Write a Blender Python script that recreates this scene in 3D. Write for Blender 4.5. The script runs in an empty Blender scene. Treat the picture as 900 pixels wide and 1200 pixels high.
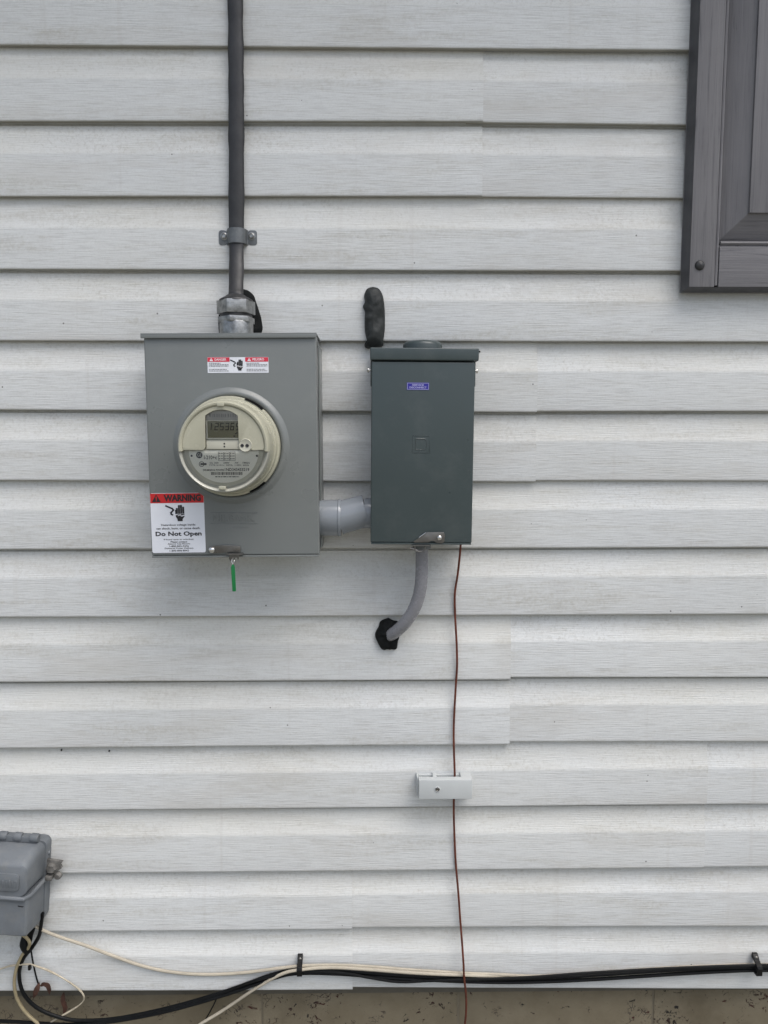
import bpy, bmesh, math, random
from mathutils import Vector, Matrix, noise as mnoise
R = math.radians
random.seed(7)

# ------------------------------------------------------------------ camera
scene = bpy.context.scene
COL = scene.collection
DIST, CZ = 1.395, 1.528                  # distance to the wall face (y = 0), height above ground
F_PX, PITCH, YAW, ROLL = 880.0, R(5.738), R(0.687), R(-0.016)
FW = Vector((math.sin(YAW)*math.cos(PITCH), math.cos(YAW)*math.cos(PITCH), -math.sin(PITCH)))
_r = FW.cross(Vector((0, 0, 1))).normalized(); _u = _r.cross(FW)
RT = _r*math.cos(ROLL) + _u*math.sin(ROLL)
UP = -_r*math.sin(ROLL) + _u*math.cos(ROLL)
CAM = Vector((0, -DIST, CZ))
cd = bpy.data.cameras.new('camera'); cam = bpy.data.objects.new('camera', cd); COL.objects.link(cam)
cd.sensor_fit = 'VERTICAL'; cd.sensor_height = 24; cd.lens = F_PX/1200*24
cd.clip_start = 0.02; cd.clip_end = 2000
cam.matrix_world = Matrix.Translation(CAM) @ Matrix((RT, UP, -FW)).transposed().to_4x4()
scene.camera = cam

# ------------------------------------------------------------------ sky, sun, exposure
SUN_EL, SUN_AZ = R(63), R(132)           # overcast: broad light from above, facing the wall
w = bpy.data.worlds.new('World'); scene.world = w; w.use_nodes = True
nt = w.node_tree; nt.nodes.clear()
sky = nt.nodes.new('ShaderNodeTexSky'); sky.sky_type = 'NISHITA'; sky.sun_disc = False
sky.sun_elevation = SUN_EL; sky.sun_rotation = SUN_AZ; sky.dust_density = 4; sky.ozone_density = 1
hs = nt.nodes.new('ShaderNodeHueSaturation'); hs.inputs['Saturation'].default_value = 0.72
bg = nt.nodes.new('ShaderNodeBackground'); bg.inputs['Strength'].default_value = 0.115
wo = nt.nodes.new('ShaderNodeOutputWorld')
nt.links.new(sky.outputs[0], hs.inputs['Color']); nt.links.new(hs.outputs[0], bg.inputs[0]); nt.links.new(bg.outputs[0], wo.inputs[0])
sd = bpy.data.lights.new('sun', 'SUN'); sd.energy = 1.3; sd.angle = R(50); sd.color = (1, .99, .98)
so = bpy.data.objects.new('sun', sd); COL.objects.link(so)
sdir = Vector((math.sin(SUN_AZ)*math.cos(SUN_EL), math.cos(SUN_AZ)*math.cos(SUN_EL), math.sin(SUN_EL)))
so.rotation_euler = sdir.to_track_quat('Z', 'Y').to_euler(); so.location = (0, -4, 6)
vs = scene.view_settings
vs.view_transform = 'Standard'; vs.look = 'None'; vs.gamma = 1; vs.use_curve_mapping = False
vs.exposure = 0.88
try: scene.render.engine = 'CYCLES'
except Exception: pass

# ------------------------------------------------------------------ helpers
def P(px, py, depth=0.0):
    """photo pixel -> point on the plane `depth` metres in front of the siding face"""
    d = FW + RT*((px-450)/F_PX) - UP*((py-600)/F_PX)
    t = (DIST - depth)/d.y
    return CAM + d*t
def PXM(depth): return F_PX/(DIST-depth)   # about pixels per metre

def catmull(pts, k=6):
    pts = [Vector(p) for p in pts]
    if len(pts) < 3: return pts
    q = [pts[0]*2-pts[1]] + pts + [pts[-1]*2-pts[-2]]
    out = []
    for i in range(1, len(q)-2):
        a, b, c, d = q[i-1:i+3]
        for j in range(k):
            t = j/k
            out.append(.5*((2*b)+(c-a)*t+(2*a-5*b+4*c-d)*t*t+(3*b-a-3*c+d)*t**3))
    out.append(pts[-1]); return out

class MB:
    def __init__(s): s.bm = bmesh.new()
    def add(s, verts, faces):
        vs_ = [s.bm.verts.new(v) for v in verts]
        for f in faces:
            try: s.bm.faces.new([vs_[i] for i in f])
            except ValueError: pass
        return vs_
    def _bev(s, vs_, bev, seg):
        if bev <= 0: return
        es = set()
        for v in vs_:
            for e in v.link_edges: es.add(e)
        bmesh.ops.bevel(s.bm, geom=list(es), offset=bev, segments=seg, affect='EDGES', profile=.6)
    def box(s, x0, x1, y0, y1, z0, z1, bev=0, seg=2):
        v = [(x0,y0,z0),(x1,y0,z0),(x1,y1,z0),(x0,y1,z0),(x0,y0,z1),(x1,y0,z1),(x1,y1,z1),(x0,y1,z1)]
        vs_ = s.add(v, [(3,2,1,0),(4,5,6,7),(0,1,5,4),(1,2,6,5),(2,3,7,6),(3,0,4,7)])
        s._bev(vs_, bev, seg); return s
    def loft(s, rings, bev=0, seg=2, caps=True):
        n = len(rings[0]); v = [p for r in rings for p in r]; f = []
        for i in range(len(rings)-1):
            for j in range(n):
                k = (j+1) % n
                f.append((i*n+j, i*n+k, (i+1)*n+k, (i+1)*n+j))
        if caps: f.append(tuple(range(n-1, -1, -1))); f.append(tuple(range((len(rings)-1)*n, len(rings)*n)))
        vs_ = s.add(v, f); s._bev(vs_, bev, seg); return s
    def prism(s, pts, y0, y1, bev=0, seg=2):
        """polygon in x,z extruded from y0 (front) to y1 (back)"""
        return s.loft([[(x, y0, z) for x, z in pts], [(x, y1, z) for x, z in pts]], bev, seg)
    def lathe(s, c, prof, n=48, axis='y', a0=0, a1=360, cap0=False, cap1=False):
        """profile of (radius, height); height grows towards -y or +z"""
        full = abs(a1-a0) >= 359.9; m = n if full else n+1
        v = []; f = []
        for r, h in prof:
            for j in range(m):
                a = R(a0+(a1-a0)*j/n)
                if axis == 'y': v.append((c[0]+r*math.cos(a), c[1]-h, c[2]+r*math.sin(a)))
                elif axis == 'z': v.append((c[0]+r*math.cos(a), c[1]+r*math.sin(a), c[2]+h))
                else: v.append((c[0]+h, c[1]+r*math.cos(a), c[2]+r*math.sin(a)))
        for i in range(len(prof)-1):
            for j in range(n):
                k = (j+1) % m
                f.append((i*m+j, i*m+k, (i+1)*m+k, (i+1)*m+j))
        if cap0: f.append(tuple(range(m-1, -1, -1)))
        if cap1: f.append(tuple(range((len(prof)-1)*m, len(prof)*m)))
        s.add(v, f); return s
    def tube(s, pts, r, n=10, flat=1.0, k=6, ref=(0, 1, 0), caps=True, smooth=True, wob=0):
        q = catmull(pts, k) if smooth else [Vector(p) for p in pts]
        m = len(q); rings = []; nrm = None
        for i, p in enumerate(q):
            t = (q[min(i+1, m-1)]-q[max(i-1, 0)]).normalized()
            if nrm is None:
                nrm = Vector(ref) - t*Vector(ref).dot(t)
                if nrm.length < 1e-4: nrm = Vector((1, 0, 0)) - t*t.x
                nrm.normalize()
            else:
                nrm = (nrm - t*nrm.dot(t)).normalized()
            bn = t.cross(nrm)
            rr = r(i/(m-1)) if callable(r) else r
            if wob: rr *= 1+wob*mnoise.noise(p*35)
            rings.append([p + nrm*(math.cos(2*math.pi*j/n)*rr*flat) + bn*(math.sin(2*math.pi*j/n)*rr) for j in range(n)])
        s.loft(rings, caps=caps); return s
    def text(s, string, x, z, y, w=None, h=None, bold=0.0, align='C', ext=0.0):
        """flat lettering in the wall plane; (x,z) is the centre (or left) of its box; w,h fit the box"""
        cu = bpy.data.curves.new('lettering', 'FONT'); cu.body = string; cu.offset = bold; cu.resolution_u = 2; cu.extrude = 1.0 if ext else 0.0
        o = bpy.data.objects.new('lettering', cu); COL.objects.link(o)
        dg = bpy.context.evaluated_depsgraph_get()
        me = bpy.data.meshes.new_from_object(o.evaluated_get(dg))
        bpy.data.objects.remove(o); bpy.data.curves.remove(cu)
        if not me.vertices: return s
        xs = [v.co.x for v in me.vertices]; ys = [v.co.y for v in me.vertices]
        bw, bh = max(xs)-min(xs), max(ys)-min(ys)
        sy = (h/bh) if h else None; sx = (w/bw) if w else None
        if sx is None: sx = sy
        if sy is None: sy = sx
        ox = x - (bw*sx/2 if align == 'C' else 0); oz = z - bh*sy/2
        s.add([(ox+(v.co.x-min(xs))*sx, y-v.co.z*ext, oz+(v.co.y-min(ys))*sy) for v in me.vertices], [tuple(p.vertices) for p in me.polygons])
        bpy.data.meshes.remove(me); return s
    def rect(s, x0, x1, z0, z1, y):
        s.add([(x0, y, z0), (x1, y, z0), (x1, y, z1), (x0, y, z1)], [(0, 1, 2, 3)]); return s
    def poly(s, pts, y):
        s.add([(x, y, z) for x, z in pts], [tuple(range(len(pts)))]); return s
    def stroke(s, pts, wd, y):
        for (a, b), (c, d) in zip(pts, pts[1:]):
            l = math.hypot(c-a, d-b) or 1; nx, nz = -(d-b)/l*wd/2, (c-a)/l*wd/2
            ex, ez = (c-a)/l*wd*.25, (d-b)/l*wd*.25
            s.poly([(a+nx-ex, b+nz-ez), (a-nx-ex, b-nz-ez), (c-nx+ex, d-nz+ez), (c+nx+ex, d+nz+ez)], y)
        return s
    def rot(s, c, ang, axis='Y'):
        bmesh.ops.rotate(s.bm, verts=s.bm.verts, cent=c, matrix=Matrix.Rotation(ang, 3, axis)); return s
    def build(s, name, mat, parent=None, loc=None, smooth=35, normals=True):
        if normals: bmesh.ops.recalc_face_normals(s.bm, faces=s.bm.faces)
        org = Vector(loc) if loc is not None else Vector((0, 0, 0))
        base = org.copy()
        p = parent
        while p is not None: base += p.location; p = p.parent
        bmesh.ops.translate(s.bm, verts=s.bm.verts, vec=-base)
        me = bpy.data.meshes.new(name); s.bm.to_mesh(me); s.bm.free()
        if smooth:
            me.shade_smooth(); me.set_sharp_from_angle(angle=R(smooth))
        me.materials.append(mat)
        o = bpy.data.objects.new(name, me); COL.objects.link(o)
        o.location = org
        if parent is not None: o.parent = parent
        return o
def tag(o, label=None, cat=None, group=None, kind=None):
    if label: o['label'] = label
    if cat: o['category'] = cat
    if group: o['group'] = group
    if kind: o['kind'] = kind
    return o
def thing(name, loc, label, cat, group=None):
    o = bpy.data.objects.new(name, None); COL.objects.link(o); o.location = loc; o.empty_display_size = .05
    return tag(o, label, cat, group)

# ------------------------------------------------------------------ materials
class NT:
    def __init__(s, name):
        s.m = bpy.data.materials.new(name); s.m.use_nodes = True; s.t = s.m.node_tree
        s.b = s.t.nodes['Principled BSDF']; s.pos = s.n('ShaderNodeNewGeometry').outputs['Position']
    def n(s, t, **kw):
        x = s.t.nodes.new(t)
        for k, v in kw.items(): setattr(x, k, v)
        return x
    def l(s, a, b): s.t.links.new(a, b)
    def mp(s, scale):
        m = s.n('ShaderNodeMapping'); m.inputs['Scale'].default_value = scale; s.l(s.pos, m.inputs[0]); return m.outputs[0]
    def noise(s, scale=1, vec=None, detail=4, rough=.55, dist=0):
        x = s.n('ShaderNodeTexNoise'); x.inputs['Scale'].default_value = scale; x.inputs['Detail'].default_value = detail
        x.inputs['Roughness'].default_value = rough; x.inputs['Distortion'].default_value = dist
        s.l(vec if vec is not None else s.pos, x.inputs['Vector']); return x.outputs['Fac']
    def ramp(s, fac, *stops):
        x = s.n('ShaderNodeValToRGB'); e = x.color_ramp.elements
        while len(e) < len(stops): e.new(.5)
        for el, (p, c) in zip(e, stops):
            el.position = p; el.color = (c, c, c, 1) if not isinstance(c, tuple) else (*c, 1)
        s.l(fac, x.inputs[0]); return x.outputs[0]
    def math(s, op, a, b=None, c=None):
        x = s.n('ShaderNodeMath', operation=op)
        for i, v in enumerate((a, b, c)):
            if v is None: continue
            if isinstance(v, (int, float)): x.inputs[i].default_value = v
            else: s.l(v, x.inputs[i])
        return x.outputs[0]
    def mix(s, fac, a, b, blend='MIX'):
        x = s.n('ShaderNodeMix', data_type='RGBA', blend_type=blend)
        for i, v in ((0, fac), (6, a), (7, b)):
            if isinstance(v, (int, float)): x.inputs[i].default_value = v
            elif isinstance(v, tuple): x.inputs[i].default_value = (*v, 1)
            else: s.l(v, x.inputs[i])
        return x.outputs[2]
    def bump(s, h, dist=.001, strength=.5, prev=None):
        x = s.n('ShaderNodeBump'); x.inputs['Distance'].default_value = dist; x.inputs['Strength'].default_value = strength
        s.l(h, x.inputs['Height'])
        if prev is not None: s.l(prev, x.inputs['Normal'])
        return x.outputs[0]
    def out(s, col=None, rough=None, normal=None, metallic=None, spec=None):
        for k, v in (('Base Color', col), ('Roughness', rough), ('Normal', normal), ('Metallic', metallic), ('Specular IOR Level', spec)):
            if v is None: continue
            if isinstance(v, tuple): s.b.inputs[k].default_value = (*v, 1)
            elif isinstance(v, (int, float)): s.b.inputs[k].default_value = v
            else: s.l(v, s.b.inputs[k])
        return s.m
def simple(name, col, rough=.5, metallic=0, var=.12, scale=25, bump=.0003, bscale=300, spec=.5, dust=0, dustcol=(.45, .43, .4)):
    t = NT(name)
    n1 = t.noise(scale, detail=5); lo = tuple(c*(1-var) for c in col); hi = tuple(min(1, c*(1+var)) for c in col)
    c = t.ramp(n1, (.3, lo), (.7, hi))
    if dust:
        n2 = t.noise(scale*3, detail=6, rough=.7)
        c = t.mix(t.ramp(n2, (.5, 0.0), (.75, dust)), c, dustcol)
    rg = t.ramp(t.noise(scale*1.7), (.3, max(0, rough-.07)), (.7, min(1, rough+.07)))
    nb = t.bump(t.noise(bscale, detail=3), bump, .6) if bump else None
    return t.out(c, rg, nb, metallic, spec)

def siding_material():
    t = NT('vinyl_siding')
    at = t.n('ShaderNodeAttribute', attribute_name='lap'); lap = at.outputs['Fac']          # 0 butt .. 1 top of the course
    info = t.n('ShaderNodeObjectInfo').outputs['Random']
    off = t.n('ShaderNodeCombineXYZ'); t.l(t.math('MULTIPLY', info, 37.0), off.inputs[0]); t.l(t.math('MULTIPLY', info, 11.0), off.inputs[2])
    ad = t.n('ShaderNodeVectorMath', operation='ADD'); t.l(t.pos, ad.inputs[0]); t.l(off.outputs[0], ad.inputs[1])
    t.pos = ad.outputs[0]
    grain = t.noise(1, t.mp((22, 1, 470)), detail=3, rough=.5, dist=.15)
    fine = t.noise(1, t.mp((30, 1, 700)), detail=3, rough=.6)
    cove = t.ramp(lap, (.55, 0.0), (.60, 1.0))
    spk = t.noise(170, detail=5, rough=.75)
    blot = t.noise(1, t.mp((4.5, 1, 16)), detail=6, rough=.65)
    wide = t.noise(1, t.mp((1.3, 1, 2.2)), detail=4, rough=.6)
    base = t.mix(t.ramp(wide, (.3, 0.0), (.7, 1.0)), (.574, .590, .588), (.656, .672, .668))
    base = t.mix(t.math('MULTIPLY', info, .12), base, (.57, .57, .555))
    # grime settled in the grain of the flat faces
    g = t.ramp(grain, (.36, 1.0), (.52, 0.0))
    base = t.mix(t.math('MULTIPLY', t.math('MULTIPLY', g, .34), t.math('SUBTRACT', 1.0, t.math('MULTIPLY', cove, .65))), base, (.36, .36, .355))
    # speckled dust on the cove
    sp = t.math('MULTIPLY', t.ramp(spk, (.50, 0.0), (.70, 1.0)), cove)
    base = t.mix(t.math('MULTIPLY', t.math('MULTIPLY', sp, .95), t.ramp(t.noise(1, t.mp((3.5, 1, 7)), detail=4, rough=.6), (.38, .3), (.62, 1.0))), base, (.38, .375, .35))
    wh = t.math('MULTIPLY', t.math('MULTIPLY', t.ramp(blot, (.52, 0.0), (.66, 1.0)), t.ramp(t.noise(90, detail=4, rough=.7), (.46, 0.0), (.6, 1.0))), cove)
    base = t.mix(t.math('MULTIPLY', t.math('MULTIPLY', wh, .9), t.ramp(t.noise(1, t.mp((2.5, 1, 5)), detail=2), (.48, 0.0), (.60, 1.0))), base, (.75, .76, .755))
    fs = t.ramp(t.noise(330, detail=3, rough=.6), (.46, 0.0), (.70, 1.0))
    base = t.mix(t.math('MULTIPLY', fs, .20), base, (.36, .36, .345))
    # dingy smears
    sm = t.ramp(t.noise(1, t.mp((2.2, 1, 9)), detail=7, rough=.7, dist=.4), (.50, 0.0), (.72, 1.0))
    base = t.mix(t.math('MULTIPLY', sm, .50), base, (.44, .42, .385))
    # yellowed film, patchy, thickest on the ledge of the cove
    yf = t.ramp(t.noise(1, t.mp((1.7, 1, 2.6)), detail=5, rough=.65), (.38, .10), (.66, 1.0))
    yf = t.math('MULTIPLY', yf, t.math('ADD', .35, t.math('MULTIPLY', cove, .65)))
    base = t.mix(t.math('MULTIPLY', yf, .50), base, (.575, .562, .500))
    gr2 = t.ramp(t.noise(1, t.mp((3.2, 1, 26)), detail=7, rough=.72, dist=.5), (.50, 0.0), (.68, 1.0))
    gr2 = t.math('MULTIPLY', gr2, t.ramp(t.noise(140, detail=4, rough=.7), (.40, .25), (.62, 1.0)))
    base = t.mix(t.math('MULTIPLY', gr2, .62), base, (.385, .37, .32))
    # vertical run-down streaks
    st = t.ramp(t.noise(1, t.mp((55, 1, 1.1)), detail=3, rough=.6), (.60, 0.0), (.72, 1.0))
    base = t.mix(t.math('MULTIPLY', st, .20), base, (.45, .43, .40))
    # fly specks and scuffs
    vo = t.n('ShaderNodeTexVoronoi'); vo.inputs['Scale'].default_value = 30; t.l(t.pos, vo.inputs['Vector'])
    keep = t.n('ShaderNodeSeparateColor'); t.l(vo.outputs['Color'], keep.inputs[0])
    dot = t.math('MULTIPLY', t.math('LESS_THAN', vo.outputs['Distance'], t.math('MULTIPLY', keep.outputs[1], .05)), t.math('GREATER_THAN', keep.outputs[0], .80))
    base = t.mix(t.math('MULTIPLY', dot, .75), base, (.06, .055, .05))
    # algae film on the drip edges, darkened to paint in the lap shadow line
    alg_shade = t.ramp(lap, (.0, 1.0), (.012, 0.0))
    base = t.mix(t.math('MULTIPLY', alg_shade, .7), base, (.20, .18, .13))
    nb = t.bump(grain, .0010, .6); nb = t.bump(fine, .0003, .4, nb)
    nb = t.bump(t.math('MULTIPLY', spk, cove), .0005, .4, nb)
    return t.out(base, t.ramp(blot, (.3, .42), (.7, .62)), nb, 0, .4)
def shutter_material():
    t = NT('shutter_vinyl')
    at = t.n('ShaderNodeAttribute', attribute_name='across'); a = at.outputs['Fac']
    def grain(vec):
        return t.noise(1, t.mp(vec), detail=6, rough=.65, dist=1.2)
    g = t.n('ShaderNodeMix', data_type='FLOAT'); t.l(a, g.inputs[0]); t.l(grain((170, 1, 5)), g.inputs[2]); t.l(grain((5, 1, 170)), g.inputs[3])
    gr = g.outputs[0]
    c = t.ramp(gr, (.30, (.070, .070, .075)), (.43, (.148, .144, .150)), (.72, (.182, .176, .180)))
    ch = t.ramp(t.noise(9, detail=6, rough=.7), (.45, 0.0), (.75, .35))
    c = t.mix(ch, c, (.20, .195, .20))
    return t.out(c, .55, t.bump(gr, .0012, .7), 0, .4)
def foundation_material():
    t = NT('flaking_tan_paint')
    n = t.noise(11, detail=6, rough=.6)
    c = t.mix(t.ramp(n, (.3, 0.0), (.7, 1.0)), (.138, .115, .075), (.192, .164, .114))
    c = t.mix(t.ramp(t.noise(5, detail=5, rough=.7), (.5, 0.0), (.72, .55)), c, (.080, .062, .038))
    patch = t.noise(5.5, detail=3)
    fl = t.noise(55, detail=6, rough=.72, dist=1.0)
    k = t.math('ADD', fl, t.math('MULTIPLY', patch, .38))
    chip = t.ramp(k, (.800, 0.0), (.82, 1.0))
    inner = t.mix(t.ramp(t.noise(12, detail=3), (.4, 0.0), (.6, 1.0)), (.016, .014, .012), (.055, .016, .012))
    c = t.mix(chip, c, inner)
    vo = t.n('ShaderNodeTexVoronoi', feature='DISTANCE_TO_EDGE'); vo.inputs['Scale'].default_value = 85
    wv = t.n('ShaderNodeVectorMath', operation='ADD'); t.l(t.pos, wv.inputs[0])
    nz = t.n('ShaderNodeTexNoise'); nz.inputs['Scale'].default_value = 40; t.l(t.pos, nz.inputs['Vector'])
    sc = t.n('ShaderNodeVectorMath', operation='SCALE'); sc.inputs['Scale'].default_value = .025; t.l(nz.outputs['Color'], sc.inputs[0]); t.l(sc.outputs[0], wv.inputs[1])
    t.l(wv.outputs[0], vo.inputs['Vector'])
    cr = t.math('MULTIPLY', t.math('LESS_THAN', vo.outputs['Distance'], .05), t.ramp(t.noise(17, detail=4, rough=.7), (.58, 0.0), (.63, 1.0)))
    c = t.mix(t.math('MULTIPLY', cr, .8), c, (.04, .03, .025))
    h = t.math('SUBTRACT', t.math('MULTIPLY', t.noise(180, detail=5), .5), chip)
    return t.out(c, .75, t.bump(h, .002, .7), 0, .3)
def clear_material():
    t = NT('clear_polycarbonate')
    tr = t.n('ShaderNodeBsdfTransparent'); tr.inputs[0].default_value = (.985, .985, .975, 1)
    gl = t.n('ShaderNodeBsdfGlossy'); gl.inputs['Roughness'].default_value = .06
    fr = t.n('ShaderNodeFresnel'); fr.inputs[0].default_value = 1.45
    mx = t.n('ShaderNodeMixShader'); o = t.t.nodes['Material Output']
    t.l(fr.outputs[0], mx.inputs[0]); t.l(tr.outputs[0], mx.inputs[1]); t.l(gl.outputs[0], mx.inputs[2]); t.l(mx.outputs[0], o.inputs[0])
    return t.m

M = dict(
    siding=siding_material(), shutter=shutter_material(), foundation=foundation_material(), clear=clear_material(),
    shutteredge=simple('shaded_shutter_vinyl', (.060, .060, .066), .5, var=.15, scale=30),  # shutter vinyl copy with the shade of the side edges put into its colour
    mortar=simple('block_mortar', (.135, .115, .08), .85, bump=.001, bscale=150),
    trim=simple('white_trim_paint', (.58, .585, .58), .5, var=.06, scale=5),
    core=simple('wall_sheathing', (.10, .09, .07), .9),
    ground=simple('worn_grass_and_dirt', (.17, .165, .14), .95, var=.4, scale=3, bump=.01, bscale=40),
    boxgrey=simple('grey_enamel_steel', (.160, .172, .167), .32, var=.04, scale=6, bump=.00012, bscale=500, dust=.05),
    boxdark=simple('dark_grey_green_enamel_steel', (.043, .059, .060), .33, var=.05, scale=6, bump=.00012, bscale=500, dust=.04),
    inside=simple('black_void', (.004, .004, .004), .8, bump=0, spec=.1),
    cream=simple('cream_meter_plastic', (.40, .39, .30), .24, var=.04, scale=30, bump=.00008),
    creamdark=simple('grey_cream_plastic', (.45, .44, .36), .42, var=.05, scale=30, bump=.00008),
    rimgrey=simple('grey_clear_rim_plastic', (.36, .355, .30), .16, var=.06, scale=30, bump=0),
    plate=simple('meter_nameplate', (.76, .75, .67), .45, var=.04, bump=0),
    lcd=simple('lcd_glass', (.20, .195, .125), .25, var=.05, bump=0),
    lcdink=simple('lcd_segments', (.018, .018, .014), .3, bump=0),
    silver=simple('silver_strip', (.36, .36, .35), .35, .3, bump=0),
    red=simple('red_print', (.52, .012, .014), .45, var=.06, bump=0),
    redlight=simple('crimson_print', (.58, .03, .06), .45, var=.06, bump=0),
    white=simple('white_vinyl_sticker', (.70, .72, .76), .38, var=.03, bump=.00005),
    ink=simple('black_print', (.012, .012, .014), .5, bump=0),
    inkgrey=simple('grey_print', (.22, .22, .23), .5, bump=0),
    inkdark=simple('dark_grey_print', (.06, .06, .055), .5, bump=0),
    inkwhite=simple('white_print', (.75, .75, .78), .5, bump=0),
    blue=simple('blue_sticker', (.022, .018, .24), .35, var=.05, bump=0),
    bluewhite=simple('pale_blue_print', (.48, .48, .72), .45, bump=0),
    zinc=simple('galvanised_casting', (.27, .275, .27), .36, .85, var=.4, scale=90, bump=.0006, bscale=260, dust=.15),
    steel=simple('stainless_plate', (.17, .163, .15), .34, .8, var=.2, scale=40, bump=.0002),
    bright=simple('bright_rivet', (.62, .61, .58), .18, .95, var=.08, bump=0),
    strap=simple('grey_galvanised_strap', (.13, .14, .145), .45, .35, var=.2, scale=60, bump=.0004, dust=.1),
    jacket=simple('dark_grey_cable_jacket', (.024, .024, .025), .48, var=.25, scale=40, bump=.0012, bscale=70, dust=.12, dustcol=(.07, .068, .065)),
    putty=simple('dark_duct_seal_putty', (.016, .019, .0185), .66, var=.3, scale=60, bump=.0015, bscale=120, dust=.2, dustcol=(.05, .055, .052)),
    blackputty=simple('black_sealant', (.006, .007, .007), .75, var=.3, scale=60, bump=.002, bscale=160, spec=.2),
    pvc=simple('grey_pvc', (.215, .235, .255), .18, var=.05, scale=15, bump=.0001, dust=.06),
    flex=simple('grey_cable_sheath', (.23, .23, .245), .26, var=.10, scale=40, bump=.0003, bscale=200),
    copper=simple('tarnished_copper', (.13, .036, .021), .45, .35, var=.3, scale=60, bump=.0002),
    bridge=simple('pale_grey_plastic', (.47, .49, .485), .45, var=.03, bump=.0001),
    nid=simple('weathered_grey_plastic', (.125, .138, .150), .62, var=.2, scale=16, bump=.0004, dust=.35, dustcol=(.21, .205, .185)),
    rust=simple('corroded_metal', (.14, .135, .125), .6, .3, var=.5, scale=90, bump=.0015, bscale=200),
    coax=simple('black_coax_jacket', (.0025, .003, .0035), .5, var=.3, scale=30, bump=.0003, dust=.08, dustcol=(.03, .03, .027), spec=.22),
    beige=simple('beige_phone_cable', (.40, .36, .285), .5, var=.14, scale=20, bump=.0003, dust=.25, dustcol=(.20, .17, .12)),
    yellowed=simple('yellowed_phone_cable', (.30, .25, .15), .55, var=.2, scale=30, bump=.0003, dust=.2, dustcol=(.10, .08, .05)),
    twig=simple('pale_dry_stem', (.42, .37, .28), .7, var=.3, scale=60, bump=.0008, dust=.3, dustcol=(.10, .06, .04)),
    leaf=simple('dry_brown_leaf', (.055, .022, .013), .7, var=.4, scale=70, bump=.001),
    green=simple('green_seal_plastic', (.006, .17, .045), .35, var=.06, bump=0),
    clip=simple('black_clip_plastic', (.005, .005, .005), .45, var=.2, bump=.0002, spec=.25),
)

# ------------------------------------------------------------------ ground
g = MB(); g.add([(-300, -300, 0), (300, -300, 0), (300, 300, 0), (-300, 300, 0)], [(0, 1, 2, 3)])
tag(g.build('ground', M['ground'], smooth=0), kind='structure')

# ------------------------------------------------------------------ house wall: lap siding over block foundation
XW = 3.2
wall = thing('house_wall', (0, .2, 0), 'white dutch lap vinyl siding wall above a tan block foundation', 'wall')
LEFT = [53.5, 142.3, 230.7, 316, 399.5, 480.5, 563.3, 644, 723.3, 799.5]
LEFT2 = [875.7, 949, 1023, 1091, 1160]
RIGHT = [59.3, 146, 232.3, 318, 401, 482, 563.7, 641.7, 720.3, 794.3, 869.7, 943.3, 1017, 1086.3, 1159]
ZL = [P(30, y).z for y in LEFT] + [P(130, y).z for y in LEFT2]
ZR = [P(770, y).z for y in RIGHT]
XL, XR = P(30, 500).x, P(770, 500).x
EXPO = .127
# butt lines measured on both sides of the panel joints (pixels)
JOINT = {1: ((30, 142.3, 565, 142.9), (567, 143.6, 770, 146)), 2: ((30, 230.7, 565, 230.0), (567, 230.8, 770, 232.3)),
         5: ((30, 480.5, 628, 483.6), (630, 482.4, 770, 482.3)), 6: ((30, 563.3, 626, 564.9), (628, 563.4, 770, 563.7)),
         9: ((30, 799.5, 597, 796.2), (599, 794.4, 770, 794.3)), 10: ((130, 875.7, 597, 872.2), (599, 869.6, 770, 869.7)),
         13: ((130, 1091, 412, 1088.6), (414, 1087.6, 770, 1086.3)), 14: ((130, 1160.5, 412, 1159.6), (414, 1157.6, 770, 1159))}
def butt(i, x, side):
    """height of butt line i at x; side says which panel length carries it"""
    if i < 0: return (ZL[0]+ZR[0])/2 - i*EXPO
    if side in 'lr' and i in JOINT:
        xa, ya, xb, yb = JOINT[i][0 if side == 'l' else 1]
        A, B = P(xa, ya), P(xb, yb)
        f = (max(-.8, min(.8, x))-A.x)/(B.x-A.x)
        return A.z+(B.z-A.z)*f
    f = (max(XL, min(XR, x))-XL)/(XR-XL)
    return ZL[i]*(1-f)+ZR[i]*f
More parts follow.
